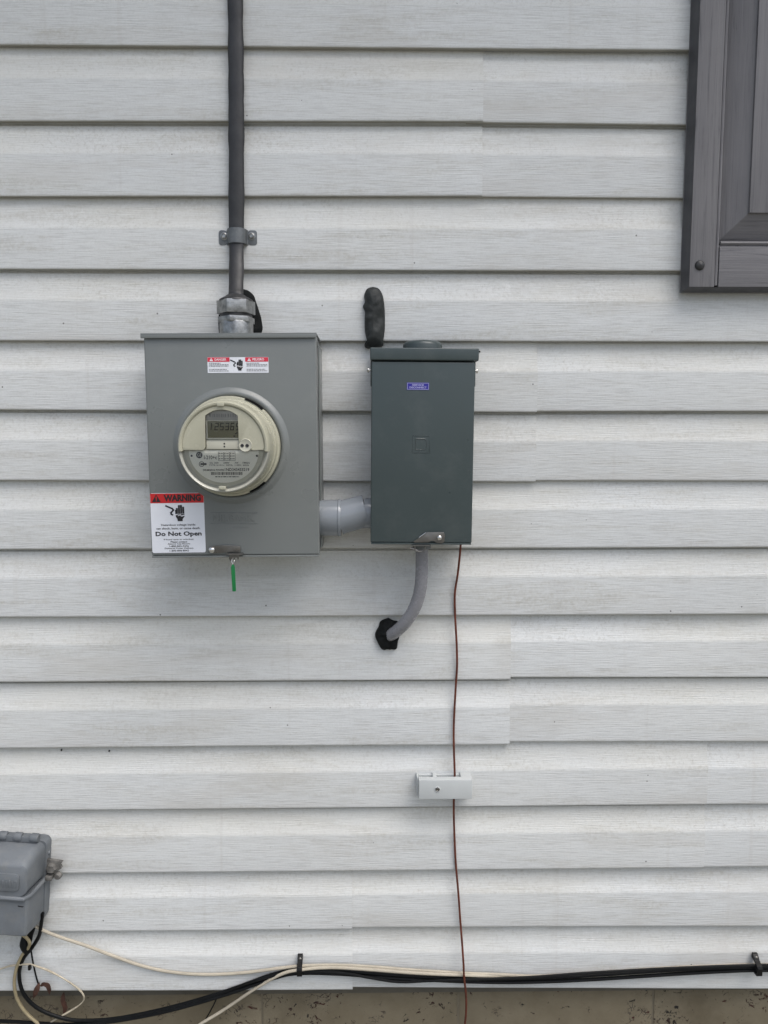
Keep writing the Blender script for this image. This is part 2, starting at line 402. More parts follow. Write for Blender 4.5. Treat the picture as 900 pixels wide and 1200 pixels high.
def siding_panel(n, xa, xb, side, proud, seed):
    """one length of double-lap panel: courses 2n (lower) and 2n-1 (upper)"""
    cols = max(2, int((xb-xa)/.06)); xs = [xa+(xb-xa)*i/cols for i in range(cols+1)]
    prof = []   # (course index, fraction of the course height or None, y, extra z, lap value)
    for c, i in enumerate((2*n, 2*n-1)):
        prof += [(i, 0, .0102 if c == 0 else .0104, .0008, 0), (i, 0, .0032, 0, 0.0), (i, 0, .0010, .0009, .004), (i, 0, .0002, .0026, .013), (i, 0, 0, .0045, .03),
                 (i, .30, .0006, 0, .30), (i, .555, .0012, 0, .555), (i, .575, .0014, 0, .58), (i, .605, .0027, 0, .61), (i, .65, .0047, 0, .65),
                 (i, .72, .0071, 0, .72), (i, .80, .0089, 0, .80), (i, .90, .0100, 0, .90)]
        if c == 0: prof += [(i, .962, .0103, 0, .96), (i, .972, .0150, 0, .98), (i, .995, .0150, 0, 1.0)]
    prof.append((2*n-2, 0, .0112, .012, 1))
    v = []; lap = []
    for x in xs:
        for i, fr, y, ez, lp in prof:
            zb, zt = butt(i, x, side), butt(i-1, x, side)
            wob = mnoise.noise((x*1.6, i*3.7, seed))*.0009
            z = zb + (zt-zb)*fr + ez + (wob*.8 if i > 2*n-2 else 0)
            v.append((x, y - proud + mnoise.noise((x*3.3, i*1.9+fr*.8, seed+5))*.0008, z)); lap.append(lp)
    m = len(prof)
    f = [(a*m+k, (a+1)*m+k, (a+1)*m+k+1, a*m+k+1) for a in range(cols) for k in range(m-1)]
    # sheet thickness at the exposed ends
    nb = len(v)
    for a in (0, cols):
        for k in range(m):
            x, y, z = v[a*m+k]; v.append((x, y+.0012, z)); lap.append(lap[a*m+k])
    for e, a in enumerate((0, cols)):
        for k in range(m-1):
            q = (a*m+k, nb+e*m+k, nb+e*m+k+1, a*m+k+1)
            f.append(q if e else q[::-1])
    me = bpy.data.meshes.new('siding_panel')
    base = wall.location
    me.from_pydata([(x-base.x, y-base.y, z-base.z) for x, y, z in v], [], f)
    at = me.attributes.new('lap', 'FLOAT', 'POINT')
    for i, l in enumerate(lap): at.data[i].value = l
    me.shade_smooth(); me.set_sharp_from_angle(angle=R(40))
    me.materials.append(M['siding'])
    o = bpy.data.objects.new('siding_panel', me); COL.objects.link(o); o.parent = wall
    return o
SEAM = {0: 1500, 1: 566, 2: -330, 3: 629, 4: 898, 5: 598, 6: 826, 7: 413, -1: 300, -2: 1100, -3: 640, -4: 80}
SPY = {0: 20, 1: 145, 2: 320, 3: 485, 4: 690, 5: 800, 6: 980, 7: 1100}
for n in range(7, -3, -1):
    s0 = P(SEAM[n], SPY.get(n, 20)).x
    cuts = sorted([s0-3.66, s0, s0+3.66]); cuts = [-XW] + [c for c in cuts if -XW+.05 < c < XW-.05] + [XW]
    for k, (a, b) in enumerate(zip(cuts, cuts[1:])):
        if n in (1, 3, 5, 7): side = 'l' if b <= s0+.01 else 'r'
        else: side = 'm'
        last = (k == len(cuts)-2)
        siding_panel(n, a-(0 if k == 0 else .03), b, side, 0 if last else .0025*(len(cuts)-2-k), n*7.3+k*2.1)
ztop = butt(-6, 0, 'm')
MB().box(-XW+.01, XW-.01, .03, .20, .40, ztop+.05).build('sheathing', M['core'], wall)
for sx in (-1, 1):
    MB().box(sx*XW-.045, sx*XW+.045, -.012, .22, .42, ztop+.06, bev=.003).build('corner_post', M['siding'], wall)
ZE = ztop+.03
MB().box(-XW-.05, XW+.05, -.016, .22, ztop-.03, ZE, bev=.003).build('frieze_board', M['trim'], wall)
for k in range(16):                                   # soffit boards under the eave
    xa = -XW-.1+k*.4125
    MB().box(xa, xa+.4105, -.40, .22, ZE+.002, ZE+.014, bev=.002).build('soffit_board', M['trim'], wall)
MB().box(-XW-.12, XW+.12, -.425, -.403, ZE-.02, ZE+.15, bev=.003).build('fascia_board', M['trim'], wall)
MB().loft([[(-XW-.12, -.44, ZE+.13), (-XW-.12, .22, ZE+.38), (-XW-.12, .22, ZE+.41), (-XW-.12, -.45, ZE+.155)], [(XW+.12, -.44, ZE+.13), (XW+.12, .22, ZE+.38), (XW+.12, .22, ZE+.41), (XW+.12, -.45, ZE+.155)]]).build('roof_edge', M['core'], wall)
# foundation blocks
ZF = butt(14, 0, 'm') + .035
fnd = MB().box(-XW, XW, .0362, .20, 0.0, ZF-.002).build('foundation', M['mortar'], wall)
bl = MB().box(-.1992, .1992, 0, .17, -.097, .097, bev=.004); 
blk = bl.bm; bmesh.ops.translate(blk, verts=blk.verts, vec=(0, 0, 0))
bme = bpy.data.meshes.new('block'); blk.to_mesh(bme); blk.free(); bme.materials.append(M['foundation']); bme.shade_smooth(); bme.set_sharp_from_angle(angle=R(35))
jx = P(768, 1185, -.02).x
for row in range(3):
    zc = ZF - .099 - row*.2
    if zc < -.05: break
    x = jx - .2 - (.2 if row % 2 else 0)
    while x > -XW+.2: x -= .4015
    x += .4015 if x < -XW+.19 else 0
    while x < XW-.19:
        o = bpy.data.objects.new('block', bme); COL.objects.link(o); o.parent = fnd
        o.location = Vector((x+random.uniform(-.001, .001), .0345+random.uniform(-.0006, .0006), zc)) - wall.location
        x += .4015

for px, py, dd in ((427, 533, .0), (128, 880, -.006), (562, 412, -.006), (72, 879, -.006)):
    v = P(px, py, dd)
    MB().lathe((v.x, -dd+.001, v.z), [(.0016, 0), (.0017, .0016), (.0011, .0022), (.0002, .0018)], 10, cap0=True).build('nail_head', M['clip'], wall)
# ------------------------------------------------------------------ shutter beside the window
def build_shutter():
    D = .032
    pl = P(814.5, 0, D).x; pb = P(807.0, 339.5, D)
    x0 = (pl+pb.x)/2; z0 = pb.z; W = .385; H = 1.22; x1 = x0+W; z1 = z0+H
    t = thing('shutter', (x0+W/2, 0, z0), 'dark grey wood grained raised panel shutter mounted on the siding', 'shutter')
    st, bead, bev = .050, .007, .047
    def part(name, mb, across, mat=M['shutter'], smooth=30):
        o = mb.build(name, mat, t, smooth=smooth)
        a = o.data.attributes.new('across', 'FLOAT', 'POINT')
        for d in a.data: d.value = across
        return o
    part('back_frame', MB().box(x0, x1, -D+.0255, -.002, z0, z1, bev=.001), 0)
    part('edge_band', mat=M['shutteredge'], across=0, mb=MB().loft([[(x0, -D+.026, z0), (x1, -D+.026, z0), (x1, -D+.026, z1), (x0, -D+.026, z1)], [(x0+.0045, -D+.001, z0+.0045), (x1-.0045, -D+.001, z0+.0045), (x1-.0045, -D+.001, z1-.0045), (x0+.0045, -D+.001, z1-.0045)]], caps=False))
    zr = z0+.082; zm = z0+.62; zt = z1-.082
    for a, b in ((x0+.0048, x0+st), (x1-st, x1-.0048)):
        part('stile', MB().box(a, b, -D, -D+.027, z0+.0048, z1-.0048, bev=.0015), 0)
    for a, b in ((z0+.0048, zr-.007), (zm-.04, zm+.04), (zt+.007, z1-.0048)):
        part('rail', MB().box(x0+st+bead, x1-st-bead, -D, -D+.027, a, b, bev=.0015), 1)
    for a in (x0+st+bead*.5, x1-st-bead*.5):
        part('bead', MB().tube([(a, -D+.004, z0+.008), (a, -D+.004, z1-.008)], .0030, 8, smooth=False), 0)
    for za, zb in ((zr-.001, zm-.047), (zm+.047, zt+.001)):
        a, b = x0+st+bead+.0015, x1-st-bead-.0015
        for zz in (za, zb):
            part('bead', MB().tube([(a, -D+.003, zz), (b, -D+.003, zz)], .0035, 8, smooth=False), 1)
        za += .004; zb -= .004
        y0, y1, yf = -D+.0235, -D+.002, -D-.0025
        o = [(a, za), (b, za), (b, zb), (a, zb)]; i = [(a+bev, za+bev), (b-bev, za+bev), (b-bev, zb-bev), (a+bev, zb-bev)]
        for k in range(4):
            kk = (k+1) % 4
            q = MB(); q.add([(o[k][0], y0, o[k][1]), (o[kk][0], y0, o[kk][1]), (i[kk][0], y1, i[kk][1]), (i[k][0], y1, i[k][1])], [(0, 1, 2, 3)])
            part('bevel', q, 1 if k in (0, 2) else 0)
        part('raised_panel', MB().box(i[0][0], i[1][0], yf, y0, i[0][1], i[2][1], bev=.0012), 0)
    for sx in (x0+.023, x1-.023):
        for sz in (z0+.040, z1-.040):
            c = P(820, 311, D) if sx < x0+.1 and sz < z0+.1 else Vector((sx, -D, sz))
            MB().lathe((c.x, -D+.0005, c.z), [(.0088, 0), (.0088, .001), (.0078, .003), (.005, .0046), (0.0005, .0052)], 20).build('screw_cap', M['jacket'], t)
build_shutter()

# ------------------------------------------------------------------ pictogram of the shocked hand
def pictogram(mb, white, cx, cz, h, y):
    """hand and striking wire, h = height of the hand"""
    u = h/10
    w_ = u*1.25
    for k, (ox, top) in enumerate(((-1.75, 8.1), (-.45, 9.9), (.85, 10.0), (2.15, 8.9))):
        mb.rect(cx+ox*u-w_/2, cx+ox*u+w_/2*.86, cz+(-5+4.6)*u, cz+(-5+top)*u, y)
    mb.poly([(cx-2.5*u, cz-.6*u), (cx+2.7*u, cz-.6*u), (cx+2.75*u, cz-2.2*u), (cx+1.6*u, cz-3.6*u), (cx+1.5*u, cz-5*u), (cx-1.5*u, cz-5*u), (cx-1.7*u, cz-3.6*u), (cx-2.6*u, cz-2.3*u)], y)
    mb.poly([(cx-3.0*u, cz+2.0*u), (cx-2.4*u, cz+2.1*u), (cx-2.1*u, cz-.6*u), (cx-2.8*u, cz-.6*u)], y)
    mb.stroke([(cx-8.6*u, cz+4.6*u), (cx-4.6*u, cz+2.8*u), (cx-3.9*u, cz+1.9*u), (cx-5.6*u, cz+.2*u), (cx-5.4*u, cz-.6*u), (cx-4.4*u, cz-1.1*u)], u*.95, y)
    white.stroke([(cx-2.7*u, cz-1.0*u), (cx-1.3*u, cz-.7*u), (cx-1.0*u, cz-1.6*u), (cx+.3*u, cz-.9*u), (cx+.7*u, cz-1.9*u), (cx+2.6*u, cz-1.4*u)], u*.55, y-.0001)
def triangle(mb, mark, cx, cz, h, y):
    mb.poly([(cx-h*.58, cz-h/2), (cx+h*.58, cz-h/2), (cx, cz+h/2)], y)
    mark.poly([(cx-h*.03, cz-h*.40), (cx+h*.03, cz-h*.40), (cx+h*.09, cz+h*.22), (cx-h*.09, cz+h*.22)], y-.0001)
def microtext(mb, x0, x1, zs, hh, y, seed):
    rd = random.Random(seed)
    for z, frac in zs:
        x = x0; e = x0+(x1-x0)*frac
        while x < e:
            wd = rd.uniform(1.2, 4.2)*hh; mb.rect(x, min(x+wd, e), z-hh/2, z+hh/2, y); x += wd+hh*.7

# ------------------------------------------------------------------ meter socket box
DM = .110
mTL, mTR, mBL, mBR = P(168.0, 392.5, DM), P(370.5, 392.5, DM), P(177.6, 650, DM), P(374.6, 651, DM)
MX0, MX1 = (mTL.x+mBL.x)/2, (mTR.x+mBR.x)/2
MZ1, MZ0 = (mTL.z+mTR.z)/2, (mBL.z+mBR.z)/2
MROT = math.atan2((mTL.x-mBL.x)+(mTR.x-mBR.x), 2*(MZ1-MZ0))*.8
MC = Vector(((MX0+MX1)/2, 0, (MZ0+MZ1)/2))
mbox = thing('meter_socket_box', (MC.x, -.001, MZ0), 'light grey steel meter box with a red warning sticker', 'meter box')
def mpart(name, mb, mat, parent=mbox, smooth=35, rot=True, **k):
    if rot: mb.rot(MC, MROT)
    return mb.build(name, mat, parent, smooth=smooth, **k)
mpart('body', MB().box(MX0+.002, MX1-.002, -DM+.006, -.001, MZ0+.002, MZ1, bev=.002), M['boxgrey'])
# cover: pan with returned flanges
mb = MB().box(MX0, MX1, -DM, -DM+.022, MZ0, MZ1-.001, bev=.0028, seg=3)
mpart('cover', mb, M['boxgrey'])
# rain lip over the top
a, b = P(165.0, 391, DM+.004), P(371.5, 391, DM+.004)
mb = MB().box(a.x, b.x, -DM-.0045, -.001, MZ1+.0005, MZ1+.0028, bev=.0008)
mb.box(a.x, b.x, -DM-.0045, -DM-.0022, MZ1-.0055, MZ1+.0010, bev=.0008)
mpart('rain_lip', mb, M['boxgrey'])
mb = MB().box(MX0+.001, MX1-.001, -DM-.0018, -DM+.018, MZ0-.0035, MZ0-.0004, bev=.0008)
mpart('bottom_flange', mb, M['boxgrey'])
# right hand side seam of the body
mpart('side_flange', MB().box(MX1-.0015, MX1+.0012, -.060, -.002, MZ0+.004, MZ1-.012, bev=.0006), M['boxgrey'])
RC = P(270.4, 523.0, DM+.006)                      # centre of the socket
mpart('socket_ring', MB().lathe((RC.x, -DM+.0006, RC.z), [(.1010, 0), (.0985, .0008), (.0955, .0030), (.0925, .0054), (.0900, .0062), (.0875, .0060), (.0858, .0050), (.0850, .0)], 80), M['boxgrey'], rot=False)
# embossed maker's mark
mk = MB(); y = -DM-.0009
c = P(276, 607, DM)
mk.box(c.x-.043, c.x+.038, y, -DM+.001, c.z+.0088, c.z+.0096, bev=.0003); mk.box(c.x-.043, c.x+.038, y, -DM+.001, c.z-.0096, c.z-.0088, bev=.0003)
mk.text('MILBANK', c.x-.003, c.z, -DM, w=.072, h=.011, ext=.0010)
mk.box(c.x-.005, c.x+.022, -DM-.0006, -DM+.001, c.z-.0162, c.z-.0154)
mpart('embossed_mark', mk, M['boxgrey'], smooth=0, rot=False)

# --- warning sticker
def stick_frame(tl, tr, bl_, br, depth):
    A, B, C, D_ = [P(*q, depth) for q in (tl, tr, bl_, br)]
    x0, x1 = (A.x+C.x)/2, (B.x+D_.x)/2; z1, z0 = (A.z+B.z)/2, (C.z+D_.z)/2
    return x0, x1, z0, z1
DY = -DM-.0004
x0, x1, z0, z1 = stick_frame((175.6, 578), (238.8, 577.4), (178.8, 648), (241.2, 647.2), DM)
LW, LH = x1-x0, z1-z0; lc = Vector(((x0+x1)/2, 0, (z0+z1)/2)); LROT = R(-.7)
def lpart(name, mb, mat, parent):
    o = mb.rot(lc, LROT).build(name, mat, parent, smooth=0, normals=False)
    if name == 'lettering': o['kind'] = 'stuff'
    return o
def rounded(x0, x1, z0, z1, r, n=5):
    pts = []
    for cx, cz, a0 in ((x1-r, z1-r, 0), (x0+r, z1-r, 90), (x0+r, z0+r, 180), (x1-r, z0+r, 270)):
        for k in range(n+1):
            a = R(a0+90*k/n); pts.append((cx+r*math.cos(a), cz+r*math.sin(a)))
    return pts
mb = MB(); mb.prism(rounded(x0, x1, z0, z1, .003), DY, -DM+.0002); bmesh.ops.recalc_face_normals(mb.bm, faces=mb.bm.faces)
wl = lpart('warning_label', mb, M['white'], mbox); wl['label'] = 'white sticker with red header reading WARNING Do Not Open'
zr = z1-LH*.166
mb = MB(); mb.poly([(x0+.0003, zr), (x1-.0003, zr), (x1-.0003, z1-.0006), (x0+.0003, z1-.0006)], DY-.0002); lpart('header_band', mb, M['red'], wl)
ink, wht, redm = MB(), MB(), MB()
zc = (zr+z1)/2; hh = LH*.166
triangle(ink, redm, x0+LW*.115, zc, hh*.78, DY-.0004)
ink.text('WARNING', x0+LW*.60, zc, DY-.0004, w=LW*.69, h=hh*.68, bold=.048)
pictogram(ink, wht, x0+LW*.545, z1-LH*.335, LH*.27, DY-.0004)
def line(s, v, wf, hf, bold=.012): ink.text(s, (x0+x1)/2+LW*.005, z1-LH*v, DY-.0004, w=LW*wf, h=LH*hf, bold=bold)
line('Hazardous voltage inside', .535, .64, .042); line('can shock, burn, or cause death.', .592, .82, .042)
line('Do Not Open', .690, .86, .098, .030)
for k, (s, wf) in enumerate((('If found open or unlocked,', .56), ('Please contact', .31), ('Atlantic City Electric', .42), ('1-800-833-7476', .36), ('Delmarva Power Delivery', .54), ('1-800-898-8042', .36))):
    line(s, .778+.0375*k, wf, .030, .012)
lpart('lettering', ink, M['ink'], wl); lpart('lettering', wht, M['inkwhite'], wl); lpart('lettering', redm, M['red'], wl)

# --- danger / peligro sticker
x0, x1, z0, z1 = stick_frame((243, 418.6), (314.6, 418.6), (243.4, 437), (314.8, 437), DM)
LW, LH = x1-x0, z1-z0; lc = Vector(((x0+x1)/2, 0, (z0+z1)/2)); LROT = R(-.3)
mb = MB(); mb.prism(rounded(x0, x1, z0, z1, .001), DY, -DM+.0002); bmesh.ops.recalc_face_normals(mb.bm, faces=mb.bm.faces)
dl = lpart('danger_label', mb, M['white'], mbox); dl['label'] = 'small white sticker with two red headers reading DANGER and PELIGRO'
xa, xb = x0+LW*.365, x0+LW*.620; zh = z1-LH*.29
ink, wht, gry, redm = MB(), MB(), MB(), MB()
for a, b in ((x0+.0003, xa), (xb, x1-.0003)):
    mb = MB(); mb.rect(a, b, zh, z1-.0003, DY-.0002); lpart('header_band', mb, M['redlight'], dl)
triangle(wht, redm, x0+LW*.065, (zh+z1)/2, LH*.2, DY-.0004); redm2 = MB(); triangle(wht, redm2, xb+LW*.065, (zh+z1)/2, LH*.2, DY-.0004)
wht.text('DANGER', x0+LW*.215, (zh+z1)/2, DY-.0004, w=LW*.19, h=LH*.15, bold=.015); wht.text('PELIGRO', xb+LW*.215, (zh+z1)/2, DY-.0004, w=LW*.19, h=LH*.15, bold=.015)
w2 = MB(); pictogram(ink, w2, x0+LW*.53, (z0+z1)/2, LH*.70, DY-.0004)
for a, b, sd_ in ((x0+LW*.025, xa-LW*.02, 3), (xb+LW*.02, x1-LW*.02, 4)):
    microtext(gry, a, b, [(zh-LH*.09, .6), (zh-LH*.18, 1), (zh-LH*.27, 1), (zh-LH*.48, .9), (zh-LH*.58, 1)], LH*.042, DY-.0004, sd_)
lpart('lettering', wht, M['inkwhite'], dl); lpart('lettering', ink, M['ink'], dl); lpart('lettering', gry, M['inkgrey'], dl); lpart('lettering', redm, M['red'], dl); lpart('lettering', redm2, M['red'], dl); lpart('lettering', w2, M['inkwhite'], dl)

# --- hasp with bolt at the bottom of the cover
c = P(248.8, 644, DM); e = P(282, 641, DM)
mb = MB(); mb.prism([(c.x-.006, c.z-.0045), (c.x-.004, c.z+.0055), (c.x+.004, c.z+.0068), (e.x-.020, c.z+.0085), (e.x, e.z+.002), (e.x, c.z-.0042), (c.x+.026, c.z-.0040), (c.x+.004, c.z-.0062)], -DM-.0032, -DM-.0012, bev=.0004)
hasp = mpart('hasp', mb, M['steel'], rot=False)
mb = MB().box(c.x+.027, e.x+.006, -DM-.016, -DM-.001, c.z-.0070, c.z-.0052, bev=.0005)
mb.prism([(c.x+.030, c.z-.0065), (c.x+.030, c.z-.015), (c.x+.0335, c.z-.0195), (c.x+.036, c.z-.0125), (c.x+.044, c.z-.0125), (c.x+.0455, c.z-.018), (c.x+.049, c.z-.0065)], -DM-.009, -DM-.0075, bev=.0003)
mb.build('hasp_tab', M['steel'], hasp)
MB().lathe((c.x, -DM-.003, c.z), [(.0058, 0), (.0058, .0008), (.0048, .0030), (.0028, .0045), (.0004, .0050)], 20, cap1=True).build('bolt', M['bright'], hasp)
s = P(273.2, 655, DM+.008); s1 = P(273.0, 662.5, DM+.008); s2 = P(274.6, 693, DM+.008)
seal = thing('meter_seal', s2, 'small green plastic seal hanging from the meter box hasp', 'seal')
MB().tube([(s1.x, s1.y, s1.z), (s1.x-.0022, s1.y+.001, s1.z+.007), (s1.x-.0010, s1.y+.004, s1.z+.0145), (s1.x+.0018, s1.y+.003, s1.z+.013), (s1.x+.0022, s1.y-.001, s1.z+.006), (s1.x+.0004, s1.y, s1.z)], .0006, 6).build('wire_loop', M['bright'], seal)
mb = MB(); w0 = .0030
mb.prism([(s1.x-.0012, s1.z+.002), (s1.x+.0012, s1.z+.002), (s1.x+.0032, s1.z-.003), (s2.x+.0030, s2.z+.0008), (s2.x+.002, s2.z), (s2.x-.0024, s2.z), (s2.x-.0032, s2.z+.0008), (s1.x-.0034, s1.z-.003)], s1.y-.0016, s1.y+.0016, bev=.0006)
mb.build('tag', M['green'], seal)

# ------------------------------------------------------------------ electric meter
YB = -DM-.004
HF = .068                                             # height of the cover rim above the base
meter = thing('electric_meter', (RC.x, YB, RC.z-.084), 'round cream electric meter with a grey display plugged into the meter box', 'meter')
def at_h(h): return YB-h
mb = MB().lathe((RC.x, YB, RC.z), [(.0842, -.003), (.0842, .010), (.0835, .0118), (.0815, .0126), (.0795, .0128), (.0790, .0126)], 96)
bring = mb.build('base_ring', M['cream'], meter)
for a0, a1 in ((47.5, 71), (-67, -46)):
    MB().lathe((RC.x, YB, RC.z), [(.0849, .0045), (.0849, .0112), (.0822, .0134), (.0818, .0134)], 16, a0=a0, a1=a1).build('vent_slot', M['inside'], bring)
prof = [(.0800, .0115), (.0798, .018), (.0785, .0205), (.0770, .021), (.0762, .024), (.0752, .046), (.0745, .056)]
MB().lathe((RC.x, YB, RC.z), prof, 96).build('cover', M['cream'], meter)
prof = [(.0745, .056), (.0735, .0625), (.0722, .0662), (.0705, .068), (.0680, .0676), (.0660, .0655), (.0648, .0625), (.0640, .057), (.0638, .0505)]
MB().lathe((RC.x, YB, RC.z), prof, 60, a0=-6, a1=186).build('rim', M['cream'], meter)
prof = [(.0746, .0555), (.0738, .0610), (.0730, .0640), (.0718, .0648), (.0705, .0640), (.0690, .0615), (.0660, .0595), (.0640, .0590)]
MB().lathe((RC.x, YB, RC.z), prof, 60, a0=185.5, a1=354.5).build('rim', M['rimgrey'], meter)
U = .0718/290                                          # one unit of the measured face layout
def fz(v): return RC.z + (472-v)*U
def fx(u): return RC.x + (u-406)*U
MB().lathe((RC.x, YB, RC.z), [(.0642, .0585), (.0400, .0570), (.0004, .0570)], 64).build('face_plate', M['creamdark'], meter)
# upper hood with the display opening
pts = []
zb = fz(494); rr = .0652
a_ = math.asin((zb-RC.z)/rr)
for k in range(41):
    a = math.pi - a_ - (math.pi - 2*a_)*k/40
    pts.append((RC.x+rr*math.cos(a), RC.z+rr*math.sin(a)))
pc = (fx(550), fz(462)); pr = 44*U
pts += [(fx(600), zb)]
for k in range(9):
    a = R(-48 + (-130+48)*k/8) if False else R(-45+205*k/8)
    pts.append((pc[0]+pr*math.cos(a), pc[1]+pr*math.sin(a)))
pts = [p for p in pts]
pts += [(fx(508), fz(440)), (fx(508), fz(268))]
for k in range(1, 8):
    t_ = k/8; pts.append((fx(508-(508-290)*t_), fz(268-36*math.sin(math.pi*t_)**.7)))
pts += [(fx(290), fz(268)), (fx(290), fz(468)), (fx(286), fz(482)), (fx(276), fz(491)), (fx(266), fz(494))]
MB().prism(pts, at_h(.0650), at_h(.0515), bev=.0010, seg=2).build('hood', M['cream'], meter)
# bumps on the rim at top and bottom
for zz in (fz(200), fz(738)):
    MB().box(fx(372), fx(420), at_h(.0688), at_h(.064), zz-11*U, zz+11*U, bev=.0012).build('rim_tab', M['cream'], meter)
# display
MB().prism([(fx(292), fz(424)), (fx(516), fz(424)), (fx(516), fz(262)), (fx(292), fz(262))], at_h(0.0590), at_h(.0515)).build('display_bezel', M['plate'], meter)
MB().prism([(fx(292), fz(300)), (fx(514), fz(300)), (fx(514), fz(238)), (fx(292), fz(238))], at_h(0.0598), at_h(.0515)).build('display_strip', M['silver'], meter)
mb = MB(); rd = random.Random(2); x = 316
while x < 498:
    wd = rd.uniform(3, 9); mb.rect(fx(x), fx(x+wd), fz(280), fz(258), at_h(0.0600)); x += wd+rd.uniform(4, 12)
mb.build('strip_print', M['inkgrey'], meter, smooth=0, normals=False)
lcd = MB().prism([(fx(303), fz(414)), (fx(506), fz(414)), (fx(506), fz(305)), (fx(303), fz(305))], at_h(0.0602), at_h(.0515), bev=.0003).build('display', M['lcd'], meter)
SEG = dict(zip('abcdefg', range(7)))
DIG = {'1': 'bc', '2': 'abged', '5': 'afgcd', '3': 'abgcd', '6': 'afgcde'}
mb = MB(); yd = at_h(0.0605)
def digit(ch, ux, vt, wd, ht, tk):
    xl, xr = ux, ux+wd; vm, vb = vt+ht/2, vt+ht; sk = 5
    L = {'a': ((xl+sk, vt), (xr+sk, vt)), 'g': ((xl+sk*.5, vm), (xr+sk*.5, vm)), 'd': ((xl, vb), (xr, vb)),
         'f': ((xl+sk, vt), (xl+sk*.5, vm)), 'b': ((xr+sk, vt), (xr+sk*.5, vm)), 'e': ((xl+sk*.5, vm), (xl, vb)), 'c': ((xr+sk*.5, vm), (xr, vb))}
    for sgm in DIG[ch]:
        (a, b), (c_, d) = L[sgm]; mb.stroke([(fx(a), fz(b)), (fx(c_), fz(d))], tk*U, yd)
for k, ch in enumerate('12536'): digit(ch, 316+34*k if ch != '1' else 306, 320, 19, 42, 6.2)
digit('5', 489, 320, 10, 42, 6.2)
mb.stroke([(fx(484), fz(388)), (fx(494), fz(380))], 8*U, yd); mb.rect(fx(470), fx(481), fz(408), fz(399), yd)
mb.build('digits', M['lcdink'], lcd, smooth=0, normals=False)
low = MB().prism([(fx(294), fz(487)), (fx(520), fz(487)), (fx(520), fz(428)), (fx(294), fz(428))], at_h(0.0618), at_h(.0515), bev=.0006).build('display_sill', M['creamdark'], meter)
mb = MB()
for v in (452, 471): mb.rect(fx(406), fx(416), fz(v+5), fz(v-5), at_h(0.0621))
mb.build('sensor_mark', M['ink'], low, smooth=0, normals=False)
port = MB().lathe((pc[0], YB, pc[1]), [(43*U, .052), (43*U, .0655), (40*U, .0665), (36*U, .0659), (.0002, .0659)], 32).build('optical_port', M['creamdark'], meter)
for ux in (530, 562):
    MB().lathe((fx(ux), YB, fz(464)), [(11*U, .0659), (11*U, .0665), (8*U, .0669), (.0002, .0663)], 16).build('port_lens', M['ink'], port)
# nameplate
pts = []
rr = 228*U; ccx, ccz = fx(404), fz(496)
for k in range(33):
    a = math.pi + math.pi*k/32
    pts.append((ccx+rr*1.0*math.cos(a), ccz+rr*.93*math.sin(a)))
npl = MB().prism(pts, at_h(.0592), at_h(.0565)).build('nameplate', M['plate'], meter)
mb = MB(); yn = at_h(.0595)
def nt_(s_, u0, v, wd, h, bold=.004): mb.text(s_, fx(u0), fz(v), yn, w=wd*U, h=h*U, bold=bold+.015, align='L')
nt_('I-210+c', 274, 541, 84, 26); nt_('CL 200', 310, 577, 58, 11, .002); nt_('240V', 400, 577, 40, 11, .002); nt_('3W', 474, 577, 24, 11, .002); nt_('FM2S', 526, 577, 46, 11, .002)
nt_('TYPE I210+c  30TA  1.0Kh  60Hz', 306, 592, 262, 9, .0)
nt_('DELMARVA POWER', 266, 624, 138, 13, .012); nt_('1ND343433219', 408, 621, 160, 20, .006)
for q in range(3):
    ux = 368+q*38
    mb.stroke([(fx(ux), fz(506)), (fx(ux+34), fz(506)), (fx(ux+34), fz(562)), (fx(ux), fz(562)), (fx(ux), fz(506))], 2.2*U, yn)
    for vv in (516, 532, 550): mb.rect(fx(ux+3), fx(ux+9), fz(vv+4), fz(vv-4), yn); mb.rect(fx(ux+14), fx(ux+30), fz(vv+2), fz(vv-2), yn)
rd = random.Random(5); x = 318
while x < 526:
    wd = rd.choice((2.0, 3.2, 5)); mb.rect(fx(x), fx(x+wd), fz(656), fz(637), yn); x += wd+rd.choice((1.6, 2.6, 3.6))
microtext(mb, fx(345), fx(500), [(fz(668), 1)], 6*U, yn, 9)
mb.stroke([(fx(258+16*math.cos(R(a))), fz(585+16*math.sin(R(a)))) for a in range(0, 361, 30)], 4*U, yn); mb.rect(fx(250), fx(290), fz(592), fz(578), yn)
mb.build('lettering', M['inkdark'], npl, smooth=0, normals=False)
mb = MB(); mb.poly([(fx(244+21*math.cos(R(a))), fz(526+21*math.sin(R(-a)))) for a in range(0, 360, 15)], yn)
mb.build('round_monogram', M['ink'], npl, smooth=0, normals=False)
mb = MB(); mb.text('GE', fx(244), fz(526), yn-.0002, w=27*U, h=20*U, bold=-.01); mb.build('lettering', M['plate'], npl, smooth=0, normals=False)
for ux in (194, 620):
    MB().lathe((fx(ux), YB, fz(531)), [(7*U, .0575), (7*U, .0600), (.0002, .0604)], 12).build('pin', M['ink'], meter)
# clear lower cover
pts = []; zb2 = fz(496)
for k in range(33):
    a = math.pi + (math.pi)*k/32; pts.append((RC.x+.0655*math.cos(a), zb2+ (.0655-(RC.z-zb2))*math.sin(a)))
MB().prism(pts, at_h(.0622), at_h(.0616), bev=.0002).build('clear_window', M['clear'], meter)
MB().prism([(fx(291), fz(425)), (fx(507), fz(425)), (fx(507), fz(250)), (fx(460), fz(236)), (fx(340), fz(236)), (fx(291), fz(250))], at_h(.0632), at_h(.0628)).build('clear_window', M['clear'], meter)

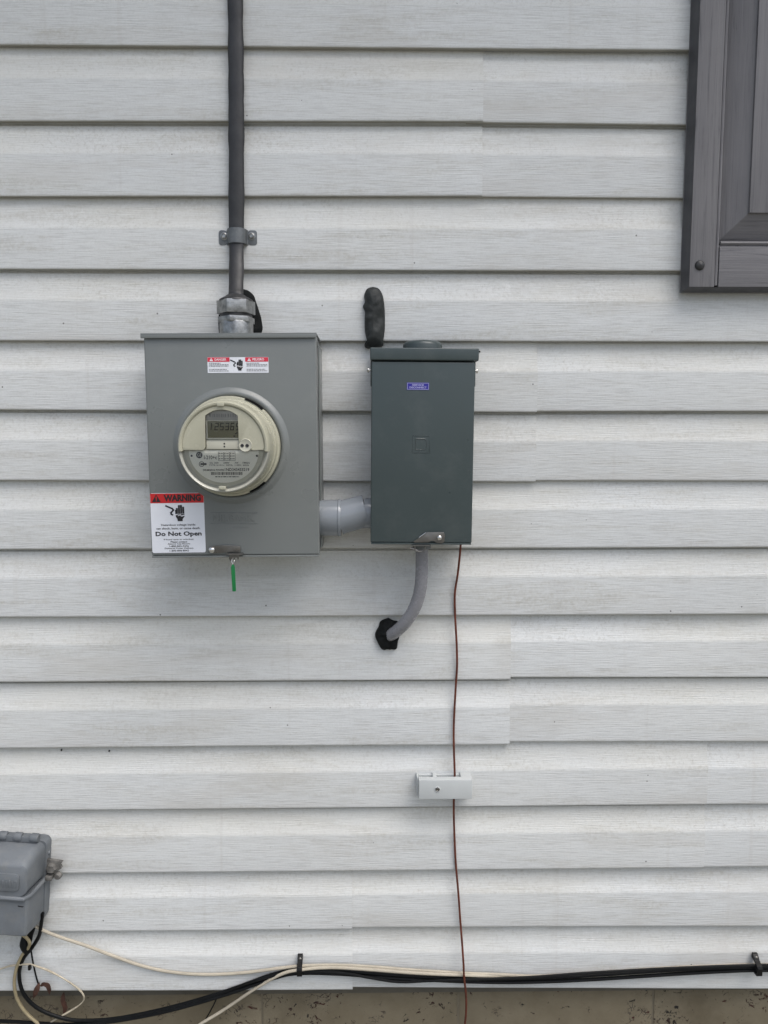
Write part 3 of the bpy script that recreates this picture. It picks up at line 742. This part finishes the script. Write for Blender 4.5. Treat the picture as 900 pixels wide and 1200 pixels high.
# ------------------------------------------------------------------ service disconnect box
DD = .098
q = [P(434.8, 423, DD), P(556.6, 423, DD), P(434.9, 636, DD), P(553.3, 636, DD)]
SX0, SX1 = (q[0].x+q[2].x)/2, (q[1].x+q[3].x)/2; SZ0 = (q[2].z+q[3].z)/2; SZC = (q[0].z+q[1].z)/2
SZ1 = P(496, 407.5, DD+.003).z
SROT = R(.45); SC = Vector(((SX0+SX1)/2, 0, (SZ0+SZ1)/2))
dbox = thing('disconnect_box', (SC.x, -.001, SZ0), 'dark grey green steel disconnect box with a small blue sticker', 'electrical box')
def dpart(name, mb, mat, parent=dbox, smooth=35, **k): return mb.rot(SC, SROT).build(name, mat, parent, smooth=smooth, **k)
dpart('body', MB().box(SX0+.003, SX1-.003, -DD+.012, -.001, SZ0+.002, SZ1-.002, bev=.002), M['boxdark'])
dpart('cover', MB().box(SX0, SX1, -DD, -DD+.030, SZ0, SZC-.0015, bev=.0022, seg=3), M['boxdark'])
a, b = P(432.9, 415, DD+.003).x, P(560.6, 415, DD+.003).x
lid = dpart('lid', MB().box(a, b, -DD-.003, -.002, SZC+.0008, SZ1, bev=.0022, seg=3), M['boxdark'])
for xx in (a+.0006, b-.0022):
    dpart('lid_ear', MB().box(xx, xx+.0016, -DD+.034, -DD+.060, SZC-.040, SZC+.003, bev=.0004), M['boxdark'], lid)
for sgn, xx in ((-1, a), (1, b)):
    zz = P(496, 434, DD-.04).z
    dpart('pivot_screw', MB().lathe((xx-(.002 if sgn > 0 else -.002), -DD+.046, zz), [(.0016, 0), (.0016, sgn*.004), (.0042, sgn*.004), (.0042, sgn*.0062), (.003, sgn*.0075), (.0003, sgn*.008)], 14, axis='x'), M['bright'], lid)
c = P(494.5, 407, .060)
dpart('hub_plate', MB().lathe((c.x, -.056, SZ1-.001), [(.0345, 0), (.0345, .009), (.0335, .0125), (.0300, .0155), (.025, .0168), (.022, .0160), (.019, .0160), (.0004, .0165)], 40, axis='z'), M['boxdark'])
dpart('bottom_flange', MB().box(SX0+.001, SX1-.001, -DD-.0012, -DD+.02, SZ0-.003, SZ0-.0004, bev=.0006), M['boxdark'])
# embossed square mark
c = P(493.6, 520.4, DD); hw = 10.2/PXM(DD); mk = MB(); t_ = .0011; y0, y1 = -DD-.0006, -DD+.0006
for (xa, xb, za, zb_) in ((-hw, hw, hw-t_, hw), (-hw, hw, -hw, -hw+t_), (-hw, -hw+t_, -hw+t_, hw-t_), (hw-t_, hw, -hw+t_, hw-t_)):
    mk.box(c.x+xa, c.x+xb, y0, y1, c.z+za, c.z+zb_, bev=.0003)
iw = hw*.62
dpts = [(-iw, iw), (iw*.55, iw), (iw*.9, iw*.8), (iw, iw*.4), (iw, -iw*.4), (iw*.9, -iw*.8), (iw*.55, -iw), (-iw, -iw), (-iw, iw)]
mk.tube([(c.x+u, -DD-.0001, c.z+v) for u, v in dpts], .0007, 6, smooth=False)
dpart('embossed_mark', mk, M['boxdark'])
# blue sticker
x0, x1, z0, z1 = stick_frame((476.2, 448.4), (502.4, 448.4), (476.2, 457), (502.4, 457), DD)
lc = SC; LROT = SROT
mb = MB().prism([(x0, z0), (x1, z0), (x1, z1), (x0, z1)], -DD-.0005, -DD+.0002)
bs = dpart('service_label', mb, M['blue'], smooth=0); bs['label'] = 'small blue sticker reading SERVICE DISCONNECT'
mb = MB(); yb = -DD-.0007; LW, LH = x1-x0, z1-z0
mb.text('SERVICE', (x0+x1)/2, z0+LH*.67, yb, w=LW*.52, h=LH*.25, bold=.01); mb.text('DISCONNECT', (x0+x1)/2, z0+LH*.33, yb, w=LW*.76, h=LH*.25, bold=.01)
ib = LW*.025
mb.stroke([(x0+ib, z0+ib), (x1-ib, z0+ib), (x1-ib, z1-ib), (x0+ib, z1-ib), (x0+ib, z0+ib)], .0005, yb)
dpart('lettering', mb, M['bluewhite'], bs, smooth=0, normals=False)
# latch
def D2(px, py): v = P(px, py, DD); return (v.x, v.z)
mb = MB().prism([D2(484, 634.5), D2(487, 632.8), D2(500.5, 623.4), D2(520, 623.2), D2(521.2, 627), D2(520.6, 634.5), D2(518, 636.6), D2(511, 636), D2(508.5, 633.4), D2(505, 633.2), D2(502, 635.4), D2(486, 635.6)], -DD-.0030, -DD-.0012, bev=.0004)
latch = mb.build('latch', M['steel'], dbox)
MB().tube([P(491, 629.8, DD+.0035), P(499.4, 624, DD+.0035)], .0007, 6, smooth=False).build('bent_edge', M['bright'], latch)
v = P(514.8, 629.8, DD)
MB().lathe((v.x, -DD-.0028, v.z), [(.0048, 0), (.0048, .0008), (.0040, .0026), (.0022, .0038), (.0003, .0042)], 20, cap1=True).build('bolt', M['bright'], latch)
a_, b_ = P(482.5, 634, DD), P(504, 634, DD); zz = SZ0-.0032
mb = MB().box(a_.x, b_.x, -DD-.010, -DD+.004, zz-.0014, zz, bev=.0004)
mb.tube([(a_.x+.005, -DD-.004, zz-.001), (a_.x+.006, -DD-.004, zz-.009), (a_.x+.012, -DD-.004, zz-.0115), (a_.x+.020, -DD-.004, zz-.0105), (a_.x+.024, -DD-.004, zz-.001)], .0013, 8)
mb.tube([(a_.x-.003, -DD-.003, zz-.006), (a_.x+.004, -DD-.003, zz-.008), (a_.x+.010, -DD-.002, zz-.010)], .0022, 8)
mb.build('latch_tab', M['steel'], latch)
# cable fitting under the box
c = P(494.2, 641, .052)
MB().lathe((c.x, -.052, SZ0-.017), [(.0150, 0), (.0165, .001), (.0165, .009), (.0195, .0095), (.0195, .0155), (.0150, .0165)], 32, axis='z', cap0=True, cap1=True).build('cable_fitting', M['strap'], dbox)

# ------------------------------------------------------------------ pvc fitting between the two boxes
DP = .052
pv = thing('pvc_elbow_fitting', (P(405, 628, DP).x, -DP, P(405, 628, DP).z), 'grey plastic conduit fitting joining the two metal boxes', 'conduit fitting')
aL = P(374, 606.8, DP); a1 = P(400, 606.8, DP)
xm0 = MX1-.002
r0 = 22/PXM(DP)
mb = MB().lathe((xm0, -DP, aL.z), [(r0*.9, 0), (r0*.96, .0), (r0*.97, .002), (r0*.97, a1.x-xm0-.006), (r0*1.0, a1.x-xm0-.005), (r0, a1.x-xm0-.001), (r0*.985, a1.x-xm0), (r0*.70, a1.x-xm0+.0005)], 48, axis='x')
mb.build('coupling', M['pvc'], pv)
c0 = Vector((a1.x-.004, -DP, aL.z)); c1 = P(429, 598.4, DP); c1.y = -DP; rb = 19.8/PXM(DP)
mb = MB().tube([c0, c0.lerp(c1, .15), c0.lerp(c1, .85), c1], lambda t: rb*(1.03-.08*t), 40, smooth=False, ref=(0, 1, 0)); mb.build('bend', M['pvc'], pv)
c2 = P(427, 601.5, DP); r2 = 17.5/PXM(DP)
MB().lathe((c2.x, -DP, c2.z), [(r2*.8, 0), (r2, .0), (r2*1.02, .004), (r2*1.02, SX0-c2.x+.004)], 40, axis='x').build('collar', M['pvc'], pv)

# ------------------------------------------------------------------ service entrance cable, strap, connector
DC = .055
cb = P(276.5, 352, DC); ck = P(277.2, 277, .012)
xt = P(276.5, 0, .020).x
path = [(xt+.004, -.012, ztop+.02), (xt+.001, -.011, 2.75), (xt-.002, -.010, 2.45), (P(276.3, 60, .012).x, -.011, P(0, 60, .012).z), (P(277, 180, .012).x, -.012, P(0, 180, .012).z), (ck.x, -.013, ck.z), (P(276.6, 310, .03).x, -.026, P(0, 310, .03).z), (P(276.4, 338, .05).x, -.048, P(0, 338, .05).z), (cb.x, -DC, cb.z), (cb.x, -DC, MZ1-.01)]
mb = MB().tube(path, .0137, 18, flat=.48, k=14, ref=(0, 1, 0), wob=.10)
tag(mb.build('service_cable', M['jacket'], loc=(cb.x, -DC, cb.z)), 'thick dark grey service cable running up the wall from the meter box', 'cable')
st = thing('cable_strap', (ck.x, -.002, ck.z), 'grey two hole metal strap pinning the thick cable to the siding', 'strap')
s0, s1 = P(256.2, 277, .004), P(301, 277, .004); hz = 8.2/PXM(.01)
n_ = 24; prof = []
for k in range(n_+1):
    a = math.pi*k/n_; prof.append((ck.x-.0175*math.cos(a), -.003-.0205*math.sin(a)**.8))
outer = [(ck.x-.0195, -.0028)] + prof + [(ck.x+.0195, -.0028)]
inner = [(x_, y_+.0018) for x_, y_ in outer[::-1]]
ring = outer+inner
mb = MB().loft([[(x_, y_, ck.z-hz) for x_, y_ in ring], [(x_, y_, ck.z+hz) for x_, y_ in ring]], bev=.0005)
mb.build('band', M['strap'], st)
for xa_, xb_ in ((s0.x, ck.x-.019), (ck.x+.019, s1.x)):
    MB().prism(rounded(xa_, xb_, ck.z-hz, ck.z+hz, .0045), -.0029, -.0010, bev=.0004).build('flange', M['strap'], st)
for px in (262.6, 294.8):
    v = P(px, 276.6, .004); MB().lathe((v.x, -.0026, v.z), [(.0070, 0), (.0070, .0010), (.0052, .0014), (.0052, .0035), (.0035, .0045), (.0028, .0036), (.0003, .0036)], 6 if False else 14).build('screw', M['zinc'], st)
cn = thing('cable_connector', (cb.x, -DC, MZ1), 'galvanised compression connector on top of the meter box', 'connector')
def zc(py): return P(277, py, DC+.025).z
r_ = 20.2/PXM(DC+.02)
def hexring(r, z0_, z1_, ang=12, bev=.0012):
    return [[(cb.x+r*math.cos(R(ang+60*k)), -DC+r*math.sin(R(ang+60*k)), z) for k in range(6)] for z in (z0_, z1_)]
MB().loft(hexring(r_*1.10, zc(366), zc(350)), bev=.0015).build('gland_nut', M['zinc'], cn)
MB().lathe((cb.x, -DC, zc(366)), [(.0275, -.012), (.0275, .001), (.0275, .002)], 40, axis='z').build('thread', M['jacket'], cn)
MB().lathe((cb.x, -DC, zc(350)), [(r_*.98, -.001), (r_*.94, .0022), (.019, .0075), (.0150, .0105), (.0120, .0100)], 40, axis='z').build('rubber_bushing', M['jacket'], cn)
MB().loft(hexring(r_*1.06, zc(376.5), zc(369.5), 20), bev=.0010).build('lock_nut', M['zinc'], cn)
MB().lathe((cb.x, -DC, MZ1+.003), [(.029, 0), (.029, zc(376)-MZ1-.003), (.0285, zc(375)-MZ1-.003)], 40, axis='z').build('hub', M['zinc'], cn)
for dx in (-.0365, .0300):
    MB().lathe((cb.x+dx, -DC-.020, MZ1+.0028), [(.0055, 0), (.0055, .0022), (.004, .0042), (.0003, .0046)], 14, axis='z').build('hub_screw', M['bright'], cn)

# ------------------------------------------------------------------ lumps of sealing putty
def lump(pxs, depth, thick, seed, name_mat, label, amp=.0022, back=.012, cat='sealant', fr=42):
    """outline in pixels -> rounded lump pressed on the siding"""
    pts = [P(x, y, depth*.3) for x, y in pxs]
    q = catmull(pts+[pts[0]], 5)[:-1]
    cx = sum(p.x for p in q)/len(q); cz_ = sum(p.z for p in q)/len(q)
    # skeleton: shrink outline towards the axis in rings
    rings = []
    zmin, zmax = min(p.z for p in q), max(p.z for p in q)
    for k in range(8):
        f = k/7; s_ = math.cos(f*math.pi/2)*.985+.015; y_ = -thick*math.sin(f*math.pi/2)**.75
        ring = []
        for p in q:
            mid = Vector((cx+(p.x-cx)*.02, 0, cz_+(p.z-cz_)*(.55 if (zmax-zmin) > .07 else .02)))
            v = Vector((mid.x+(p.x-mid.x)*s_, y_, mid.z+(p.z-mid.z)*s_))
            d = mnoise.noise(v*fr+Vector((seed, 0, 0)))*amp*(1 if k else .4) + mnoise.noise(v*fr*2.7)*amp*.45*(1 if k else 0)
            v.y -= d; ring.append(v)
        rings.append(ring)
    rings.insert(0, [Vector((p.x, back, p.z)) for p in q])
    mb = MB().loft(rings)
    o = mb.build('sealing_putty', M[name_mat], loc=(cx, 0, zmin), smooth=60)
    return tag(o, label, cat)
lump([(437, 336), (444, 338.5), (448.5, 346), (450.4, 356), (451.4, 372), (451, 388), (449.4, 399), (448.6, 405), (440, 407), (430, 407.5), (427, 404), (429.6, 399), (427.4, 388), (427.2, 374), (427.6, 366), (425.2, 359), (427.6, 353), (426.6, 346), (430, 338.5)], .01, .019, 3, 'putty', 'finger shaped lump of dark grey putty on the siding above the disconnect box', amp=.0045)
lump([(283, 338), (291, 340.5), (297, 346), (301, 356), (303.5, 364), (306.5, 374), (307.2, 389), (295, 398), (262, 398), (256, 389), (256, 370), (260, 362), (272, 352)], .01, .016, 9, 'blackputty', 'black putty behind the galvanised connector above the meter box', amp=.0035)
lump([(455, 725.5), (461, 728.5), (467.5, 730.5), (469, 742), (466.5, 752), (464.5, 761), (455, 761), (448, 762), (442.5, 753), (439.5, 744), (443.5, 736), (446, 729.5)], .012, .017, 14, 'blackputty', 'black ring of putty where the curved grey cable enters the wall', amp=.006, fr=75)

# ------------------------------------------------------------------ grey cable from the disconnect into the wall
pp = [(494.4, 632, .052), (494.4, 650, .052), (494.2, 672, .051), (491.8, 694, .048), (485, 714, .043), (474.5, 730, .034), (464, 740, .022), (457.5, 744, .008), (455, 745.5, -.02)]
mb = MB().tube([P(x, y, d) for x, y, d in pp], .0122, 20, k=8, ref=(1, 0, 0), flat=.95, wob=.03)
tag(mb.build('feeder_cable', M['flex'], loc=P(494, 650, .05)), 'grey sheathed cable curving from the disconnect box into the wall', 'cable')

# ------------------------------------------------------------------ bonding bridge and copper wire
DBR = .036
b0, b1 = P(491, 937, DBR), P(553.5, 913.8, DBR); xl, xr, zl, zh = b0.x, b1.x, b0.z, b1.z
bb = thing('bonding_bridge', ((xl+xr)/2, -.002, zl), 'pale grey plastic bonding bridge block clamped on the copper wire', 'junction block')
mb = MB()
yf, ym, yb_ = -DBR, -.022, -.001
mb.loft([[(xl-.0005, ym, zl), (xr+.0005, ym, zl), (xr+.0005, ym, zh), (xl-.0005, ym, zh)], [(xl, yf, zl+.0005), (xr, yf, zl+.0005), (xr, yf, zh-.0005), (xl, yf, zh-.0005)]], bev=.0012)
mb.build('front_face', M['bridge'], bb)
wdt = xr-xl
def bx(f): return xl+wdt*f
for a, b in ((-.035, -.005), (.27, .345), (.80, 1.0)): MB().box(bx(a), bx(b), ym-.001, yb_, zl+.001, zh-.0006, bev=.001).build('divider', M['bridge'], bb)
MB().box(bx(-.03), bx(.995), -.006, yb_+.0005, zl+.0015, zh-.004, bev=.0006).build('base_plate', M['bridge'], bb)
MB().box(bx(.36), bx(.79), -.020, -.0065, zl+.003, zh-.011, bev=.0006).build('bus_bar', M['zinc'], bb)
for f in (.62, .74):
    MB().lathe((bx(f+.04), -.013, zh-.0115), [(.0038, 0), (.0038, .003), (.003, .004), (.0003, .0035)], 12, axis='z').build('terminal_screw', M['bright'], bb)
v = P(512.6, 925, DBR)
scw = MB().lathe((v.x, yf+.0006, v.z), [(.0058, 0), (.0058, .0014), (.0046, .0018), (.0040, .0010), (.0040, .0006)], 24).build('screw_boss', M['bridge'], bb)
MB().lathe((v.x, yf-.0001, v.z), [(.0041, 0), (.0040, .0008), (.0028, .0015), (.0022, .0009), (.0003, .0007)], 18).build('screw', M['steel'], scw)
wp = [(540, 632, .030), (539.4, 645, .018), (536.5, 672, .010), (533, 696, .008), (533.4, 722, .0055), (535, 752, .010), (535.6, 780, .008), (534, 806, .0055), (531.8, 850, .008), (532.0, 880, .010), (532.8, 904, .013), (532.6, 925, .013), (531.8, 942, .012), (532.2, 970, .008), (534, 1010, .0055), (537, 1045, .008), (539.5, 1080, .007), (541.5, 1105, .011), (543.2, 1130, .020), (543.8, 1145, .0205), (546, 1165, .014), (546.2, 1185, .008), (544, 1215, .000)]
wpt = [P(x, y, d) for x, y, d in wp] + [Vector((P(543, 1215, 0).x, 0.0, .20)), Vector((P(543, 1215, 0).x+.004, -.005, -.05))]
tag(MB().tube(wpt, .0021, 8, k=6).build('ground_wire', M['copper'], loc=wpt[0]), 'thin brown copper ground wire hanging down the wall from the disconnect box', 'wire')

# ------------------------------------------------------------------ telephone junction box
DN = .080
nc = P(2, 1035, .03)
NROT = R(4.5)
xr_ = P(58.5, 1030, .004).x; W = .215; xl_ = xr_-W
zt_, zb_ = P(50, 981, .01).z, P(50, 1073, .004).z
tb = thing('telephone_box', ((xl_+xr_)/2, -.001, zb_), 'weathered grey plastic telephone junction box above the tangled wires', 'utility box')
NC = Vector((xr_, 0, (zt_+zb_)/2))
def npart(name, mb, mat=M['nid'], parent=tb, **k): return mb.rot(NC, NROT).build(name, mat, parent, **k)
def rr_ring(x0_, x1_, z0_, z1_, r, y_): return [(x_, y_, z_) for x_, z_ in rounded(x0_, x1_, z0_, z1_, r, 5)]
zs = zb_+(zt_-zb_)*.52
npart('back_box', MB().loft([rr_ring(xl_, xr_, zb_, zt_, .012, -.001), rr_ring(xl_, xr_, zb_, zt_, .012, -.020), rr_ring(xl_+.001, xr_-.001, zb_+.001, zt_-.001, .011, -.0215)], bev=0))
npart('lower_cover', MB().loft([rr_ring(xl_+.003, xr_-.003, zb_+.004, zs, .006, -.020), rr_ring(xl_+.004, xr_-.005, zb_+.004, zs, .006, -.045), rr_ring(xl_+.006, xr_-.009, zb_+.007, zs, .004, -DN+.003), rr_ring(xl_+.009, xr_-.012, zb_+.010, zs, .004, -DN)]), smooth=28)
npart('upper_cover', MB().loft([rr_ring(xl_+.003, xr_-.003, zs+.001, zt_-.003, .014, -.020), rr_ring(xl_+.004, xr_-.005, zs+.001, zt_-.004, .016, -.040), rr_ring(xl_+.006, xr_-.009, zs+.001, zt_-.013, .016, -DN+.010), rr_ring(xl_+.008, xr_-.011, zs+.001, zt_-.019, .012, -DN+.002), rr_ring(xl_+.011, xr_-.014, zs+.001, zt_-.023, .010, -DN)]), smooth=28)
# raised seam round the box
sp = [(xl_+.004, -.024, zs+.001), (xl_+.006, -DN+.006, zs-.001), (xl_+.012, -DN-.0012, zs-.001), (xr_-.014, -DN-.0012, zs-.003), (xr_-.008, -DN+.008, zs-.002), (xr_-.003, -.040, zs+.001), (xr_-.001, -.024, zs+.002), (xr_+.001, -.012, zs+.002)]
npart('seam_ridge', MB().tube(sp, .0040, 10, k=1, smooth=False))
npart('cover_panel', MB().prism(rounded(xl_+.022, xr_-.024, zs+.012, zt_-.034, .008), -DN-.0026, -DN+.001, bev=.0009))
for k in range(7):
    npart('vent_rib', MB().box(xr_-.066+.006*k, xr_-.0636+.006*k, -DN-.0038, -DN-.002, zs+.020, zt_-.046, bev=.0006))
# hinge bar on top
xa = xr_-.095
hb = npart('hinge_bar', MB().box(xa, xr_-.020, -.030, -.018, zt_-.003, zt_+.0085, bev=.002))
for x_ in (xa+.006, xa+.034, xr_-.030):
    npart('hinge_knuckle', MB().lathe((x_, -.024, zt_+.005), [(.0004, 0), (.0075, 0), (.0085, .002), (.0085, .013), (.0075, .015), (.0004, .015)], 18, axis='x'), parent=hb)
npart('side_knob', MB().lathe((xr_-.003, -.012, zt_-.030), [(.004, 0), (.004, .004), (.003, .0055), (.0004, .006)], 12, axis='x'))
# grounding lug on the side
lg = npart('ground_lug', MB().prism([(xr_-.001, zs+.040), (xr_+.030, zs+.037), (xr_+.024, zs+.030), (xr_+.029, zs+.024), (xr_+.016, zs+.012), (xr_-.001, zs+.012)], -.020, -.014, bev=.0008), M['rust'])
npart('lug_bolt', MB().lathe((xr_+.010, -.019, zs+.024), [(.0098, 0), (.0098, .006), (.008, .0085), (.0004, .0085)], 6), M['rust'], lg)
npart('lug_bolt', MB().lathe((xr_+.022, -.017, zs+.008), [(.0075, 0), (.0070, .005), (.005, .008), (.0004, .008)], 10), M['rust'], lg)
npart('lug_clamp', MB().box(xr_+.001, xr_+.014, -.030, -.012, zs+.002, zs+.011, bev=.002), M['rust'], lg)
npart('scuff_mark', MB().prism([(xr_-.026, zs-.0165), (xr_-.014, zs-.0175), (xr_-.017, zs-.0195), (xr_-.025, zs-.0188)], -DN-.0003, -DN+.001), M['ink'])

# ------------------------------------------------------------------ cables along the bottom
def cable(name, pts, r, mat, label, cat='cable', group=None, tail=(), wob=0, k=7, n=8):
    q = [P(x, y, d) for x, y, d in pts] + [Vector(t) for t in tail]
    return tag(MB().tube(q, r, n, k=k, wob=wob).build(name, mat, loc=q[0]), label, cat, group)
RX = 2.6
def run_right(x, y, d, drop=0):
    v = P(x, y, d); return [(1.2, v.y, v.z+.004-drop), (1.9, v.y, v.z-.006-drop), (RX, v.y, v.z-drop)]
cable('coax_cable', [(50, 1070, .028), (48, 1084, .026), (46, 1096, .020), (38, 1110, .018), (27, 1124, .014), (22.5, 1142, .012), (27, 1163, .012), (42, 1180, .008), (66, 1191, .004), (94, 1196, .003), (140, 1193, .003), (200, 1180.5, .004), (262, 1162.5, .006), (318, 1142.5, .009), (350, 1136.5, .009), (400, 1137.5, .009), (460, 1142, .009), (540, 1146.5, .009), (600, 1147, .009), (680, 1143.5, .009), (780, 1137, .009), (850, 1134, .009), (889, 1133.2, .009), (960, 1133, .009)],
      .0036, M['coax'], 'black coaxial cable looping down from the telephone box to the clips', tail=run_right(960, 1133, .009))
cable('coax_cable', [(-120, 1192, .003), (-40, 1195, .003), (20, 1197.5, .003), (70, 1200.5, .002), (110, 1199.5, .0055), (160, 1192.5, .0055), (210, 1181.5, .008), (268, 1164.5, .009), (322, 1146, .010), (351, 1140.6, .010), (400, 1141.5, .010), (460, 1146, .010), (540, 1150, .010), (610, 1151, .010), (690, 1148, .010), (790, 1141.5, .010), (850, 1138.2, .010), (889, 1137, .010), (960, 1137, .010)],
      .0034, M['coax'], 'black coaxial cable rising from the foundation, lowest through both clips', tail=run_right(960, 1137, .010))
cable('drop_wire', [(240, 1170, .002), (300, 1149, .012), (352, 1138.6, .018), (400, 1140, .017), (432, 1145.5, .015), (466, 1150.5, .013), (500, 1149.5, .014), (540, 1148.3, .018), (620, 1145.2, .018), (690, 1140.2, .018), (790, 1134.5, .018), (889, 1131, .017), (960, 1131, .016)],
      .0026, M['coax'], 'thin black drop wire sagging in a small loop beside the coaxial cables', cat='wire', tail=run_right(960, 1131, .016))
cable('phone_cable', [(36, 1082, .022), (50, 1090, .022), (70, 1098, .018), (100, 1108, .012), (132, 1120, .007), (165, 1131.5, .007), (200, 1139, .006), (240, 1142, .006), (285, 1140, .006), (325, 1135, .010), (350, 1132.2, .012), (390, 1131, .010), (430, 1132.6, .008), (480, 1136.5, .008), (540, 1140.3, .008), (590, 1142.4, .008), (630, 1144, .006), (690, 1140.5, .004), (780, 1134.6, .003), (850, 1131.6, .003), (889, 1130.8, .003), (960, 1131, .003)],
      .0030, M['beige'], 'beige phone cable drooping from the telephone box along the siding', tail=run_right(960, 1129.4, .006))
cable('phone_cable', [(205, 1222, .000), (232, 1202, .001), (262, 1183.5, .002), (300, 1158, .010), (330, 1141.5, .018), (352, 1136.4, .021), (388, 1133.8, .018), (430, 1136, .017), (490, 1140.4, .017), (545, 1142.8, .014), (590, 1144.6, .008), (625, 1147, .004), (680, 1146, .003)],
      .0030, M['beige'], 'beige phone cable rising off the foundation to the clip', tail=())
cable('phone_cable', [(-130, 1084, .030), (-60, 1086, .040), (-10, 1088.6, .045), (14, 1091, .042), (28, 1096.5, .036), (34.5, 1104, .030), (33, 1111, .025), (26, 1119, .020), (19.5, 1134, .014), (16.8, 1152, .012), (20, 1170, .010), (30, 1186, .006), (44, 1199, .004), (60, 1212, .003)],
      .0031, M['yellowed'], 'yellowed phone cable passing under the telephone box and curling down', tail=())
cable('black_wire', [(40, 1088, .024), (33, 1104, .022), (36, 1112, .014), (38.5, 1127, .010), (42, 1143, .008), (45.2, 1154, .008)], .0016, M['coax'], 'short thin black wire dangling above the dry leaf', cat='wire')
cable('black_wire', [(256, 1163, .004), (253, 1172, .000), (247, 1184, -.004), (240, 1197, -.008), (236, 1212, -.010)], .0013, M['coax'], 'thin black wire hanging on the foundation below the coaxial cables', cat='wire')
cable('dry_twig', [(-30, 1144, .010), (0, 1135.5, .010), (14, 1131.6, .012), (34, 1130, .018), (43, 1132.5, .014), (58, 1138, .010), (78, 1149, .008), (93, 1160, .007), (98.5, 1168.5, .004), (95, 1176, .000), (82, 1185, .000), (66, 1194, .000), (50, 1204, .000)], .0016, M['twig'], 'thin pale dry twig bent across the wires below the telephone box', cat='twig', wob=.4)
# taped bundle where the wires leave the telephone box
b_ = P(33, 1106, .018)
mb = MB().tube([P(30, 1096, .018), P(29, 1106, .020), P(33, 1114, .018)], lambda t: .008+.003*math.sin(3*t), 10, k=5, wob=.5)
mb.tube([P(40, 1082, .020), P(36, 1094, .020), P(33, 1106, .019)], .006, 10, k=5, wob=.5)
tag(mb.build('wire_splice', M['coax'], loc=b_, smooth=60), 'lumpy black wire splice under the telephone box', 'splice')
v = P(35, 1133, .020)
tag(MB().box(v.x-.0025, v.x+.0025, v.y-.004, v.y+.003, v.z-.005, v.z+.004, bev=.001).build('wire_tag', M['clip'], loc=v), 'tiny black tag caught on the pale dry twig', 'tag')
# dry leaves
def leaf(px, label, seed):
    pts = [P(x, y, d) for x, y, d in px]; rd = random.Random(seed)
    mb = MB(); n = len(pts); rings = []
    q = catmull(pts, 5)
    for i, p in enumerate(q):
        f = i/(len(q)-1); wv_ = .0052*math.sin(math.pi*min(1, f*1.05))**.7+.0006
        tng = (q[min(i+1, len(q)-1)]-q[max(i-1, 0)]).normalized(); sd_ = tng.cross(Vector((0, 1, 0))).normalized()
        cu_ = Vector((0, -.004*math.sin(math.pi*f), 0))
        rings.append([p-sd_*wv_, p+cu_*.3+Vector((0, .0015, 0)), p+sd_*wv_*(.7+.3*rd.random()), p+Vector((0, .0022, 0))])
    mb.loft(rings); return tag(mb.build('dry_leaf', M['leaf'], loc=pts[0], smooth=60), label, 'leaf')
leaf([(46, 1152, .009), (44, 1158, .012), (41.5, 1164, .012), (39, 1170, .006)], 'curled brown dry leaf hanging down from the thin black wire', 1)
leaf([(47, 1156, .010), (51, 1153.5, .013), (56, 1155, .013), (57.5, 1160, .012), (58, 1166, .006)], 'curled brown dry leaf arching sideways from the thin black wire', 2)
leaf([(75, 1163, -.010), (74, 1172, -.012), (76.5, 1181, -.012), (74, 1189, -.013)], 'dark reddish dry leaf stuck on the foundation below the siding edge', 3)
# clips
def clip(px, py0, py1, label):
    a, b = P(px, py0, .02), P(px, py1, .02)
    t = thing('cable_clip', (a.x, 0, b.z), label, 'cable clip')
    w2_ = .0050
    prof = [(-.001, a.z), (-.006, a.z), (-.010, a.z-.004), (-.013, a.z-.009), (-.024, a.z-.013), (-.0265, a.z-.018), (-.0262, b.z+.003), (-.022, b.z), (-.001, b.z)]
    inn = [(-.001, b.z+.0025), (-.0205, b.z+.0025), (-.0238, b.z+.005), (-.0240, a.z-.0180), (-.0225, a.z-.0150), (-.001, a.z-.010)]
    ring = prof+inn
    MB().loft([[(a.x-w2_, y_, z_) for y_, z_ in ring], [(a.x+w2_, y_, z_) for y_, z_ in ring]], bev=.0004).build('clamp', M['clip'], t)
    MB().lathe((a.x, -.0075, a.z-.0058), [(.0036, 0), (.0036, .0028), (.0025, .004), (.0003, .0042)], 12).build('nail', M['steel'], t)
clip(351, 1125, 1143.5, 'black plastic cable clip with a nail gathering the beige and black cables')
clip(889.5, 1123.5, 1143, 'black cable clip on the all black stretch of the cable bundle')
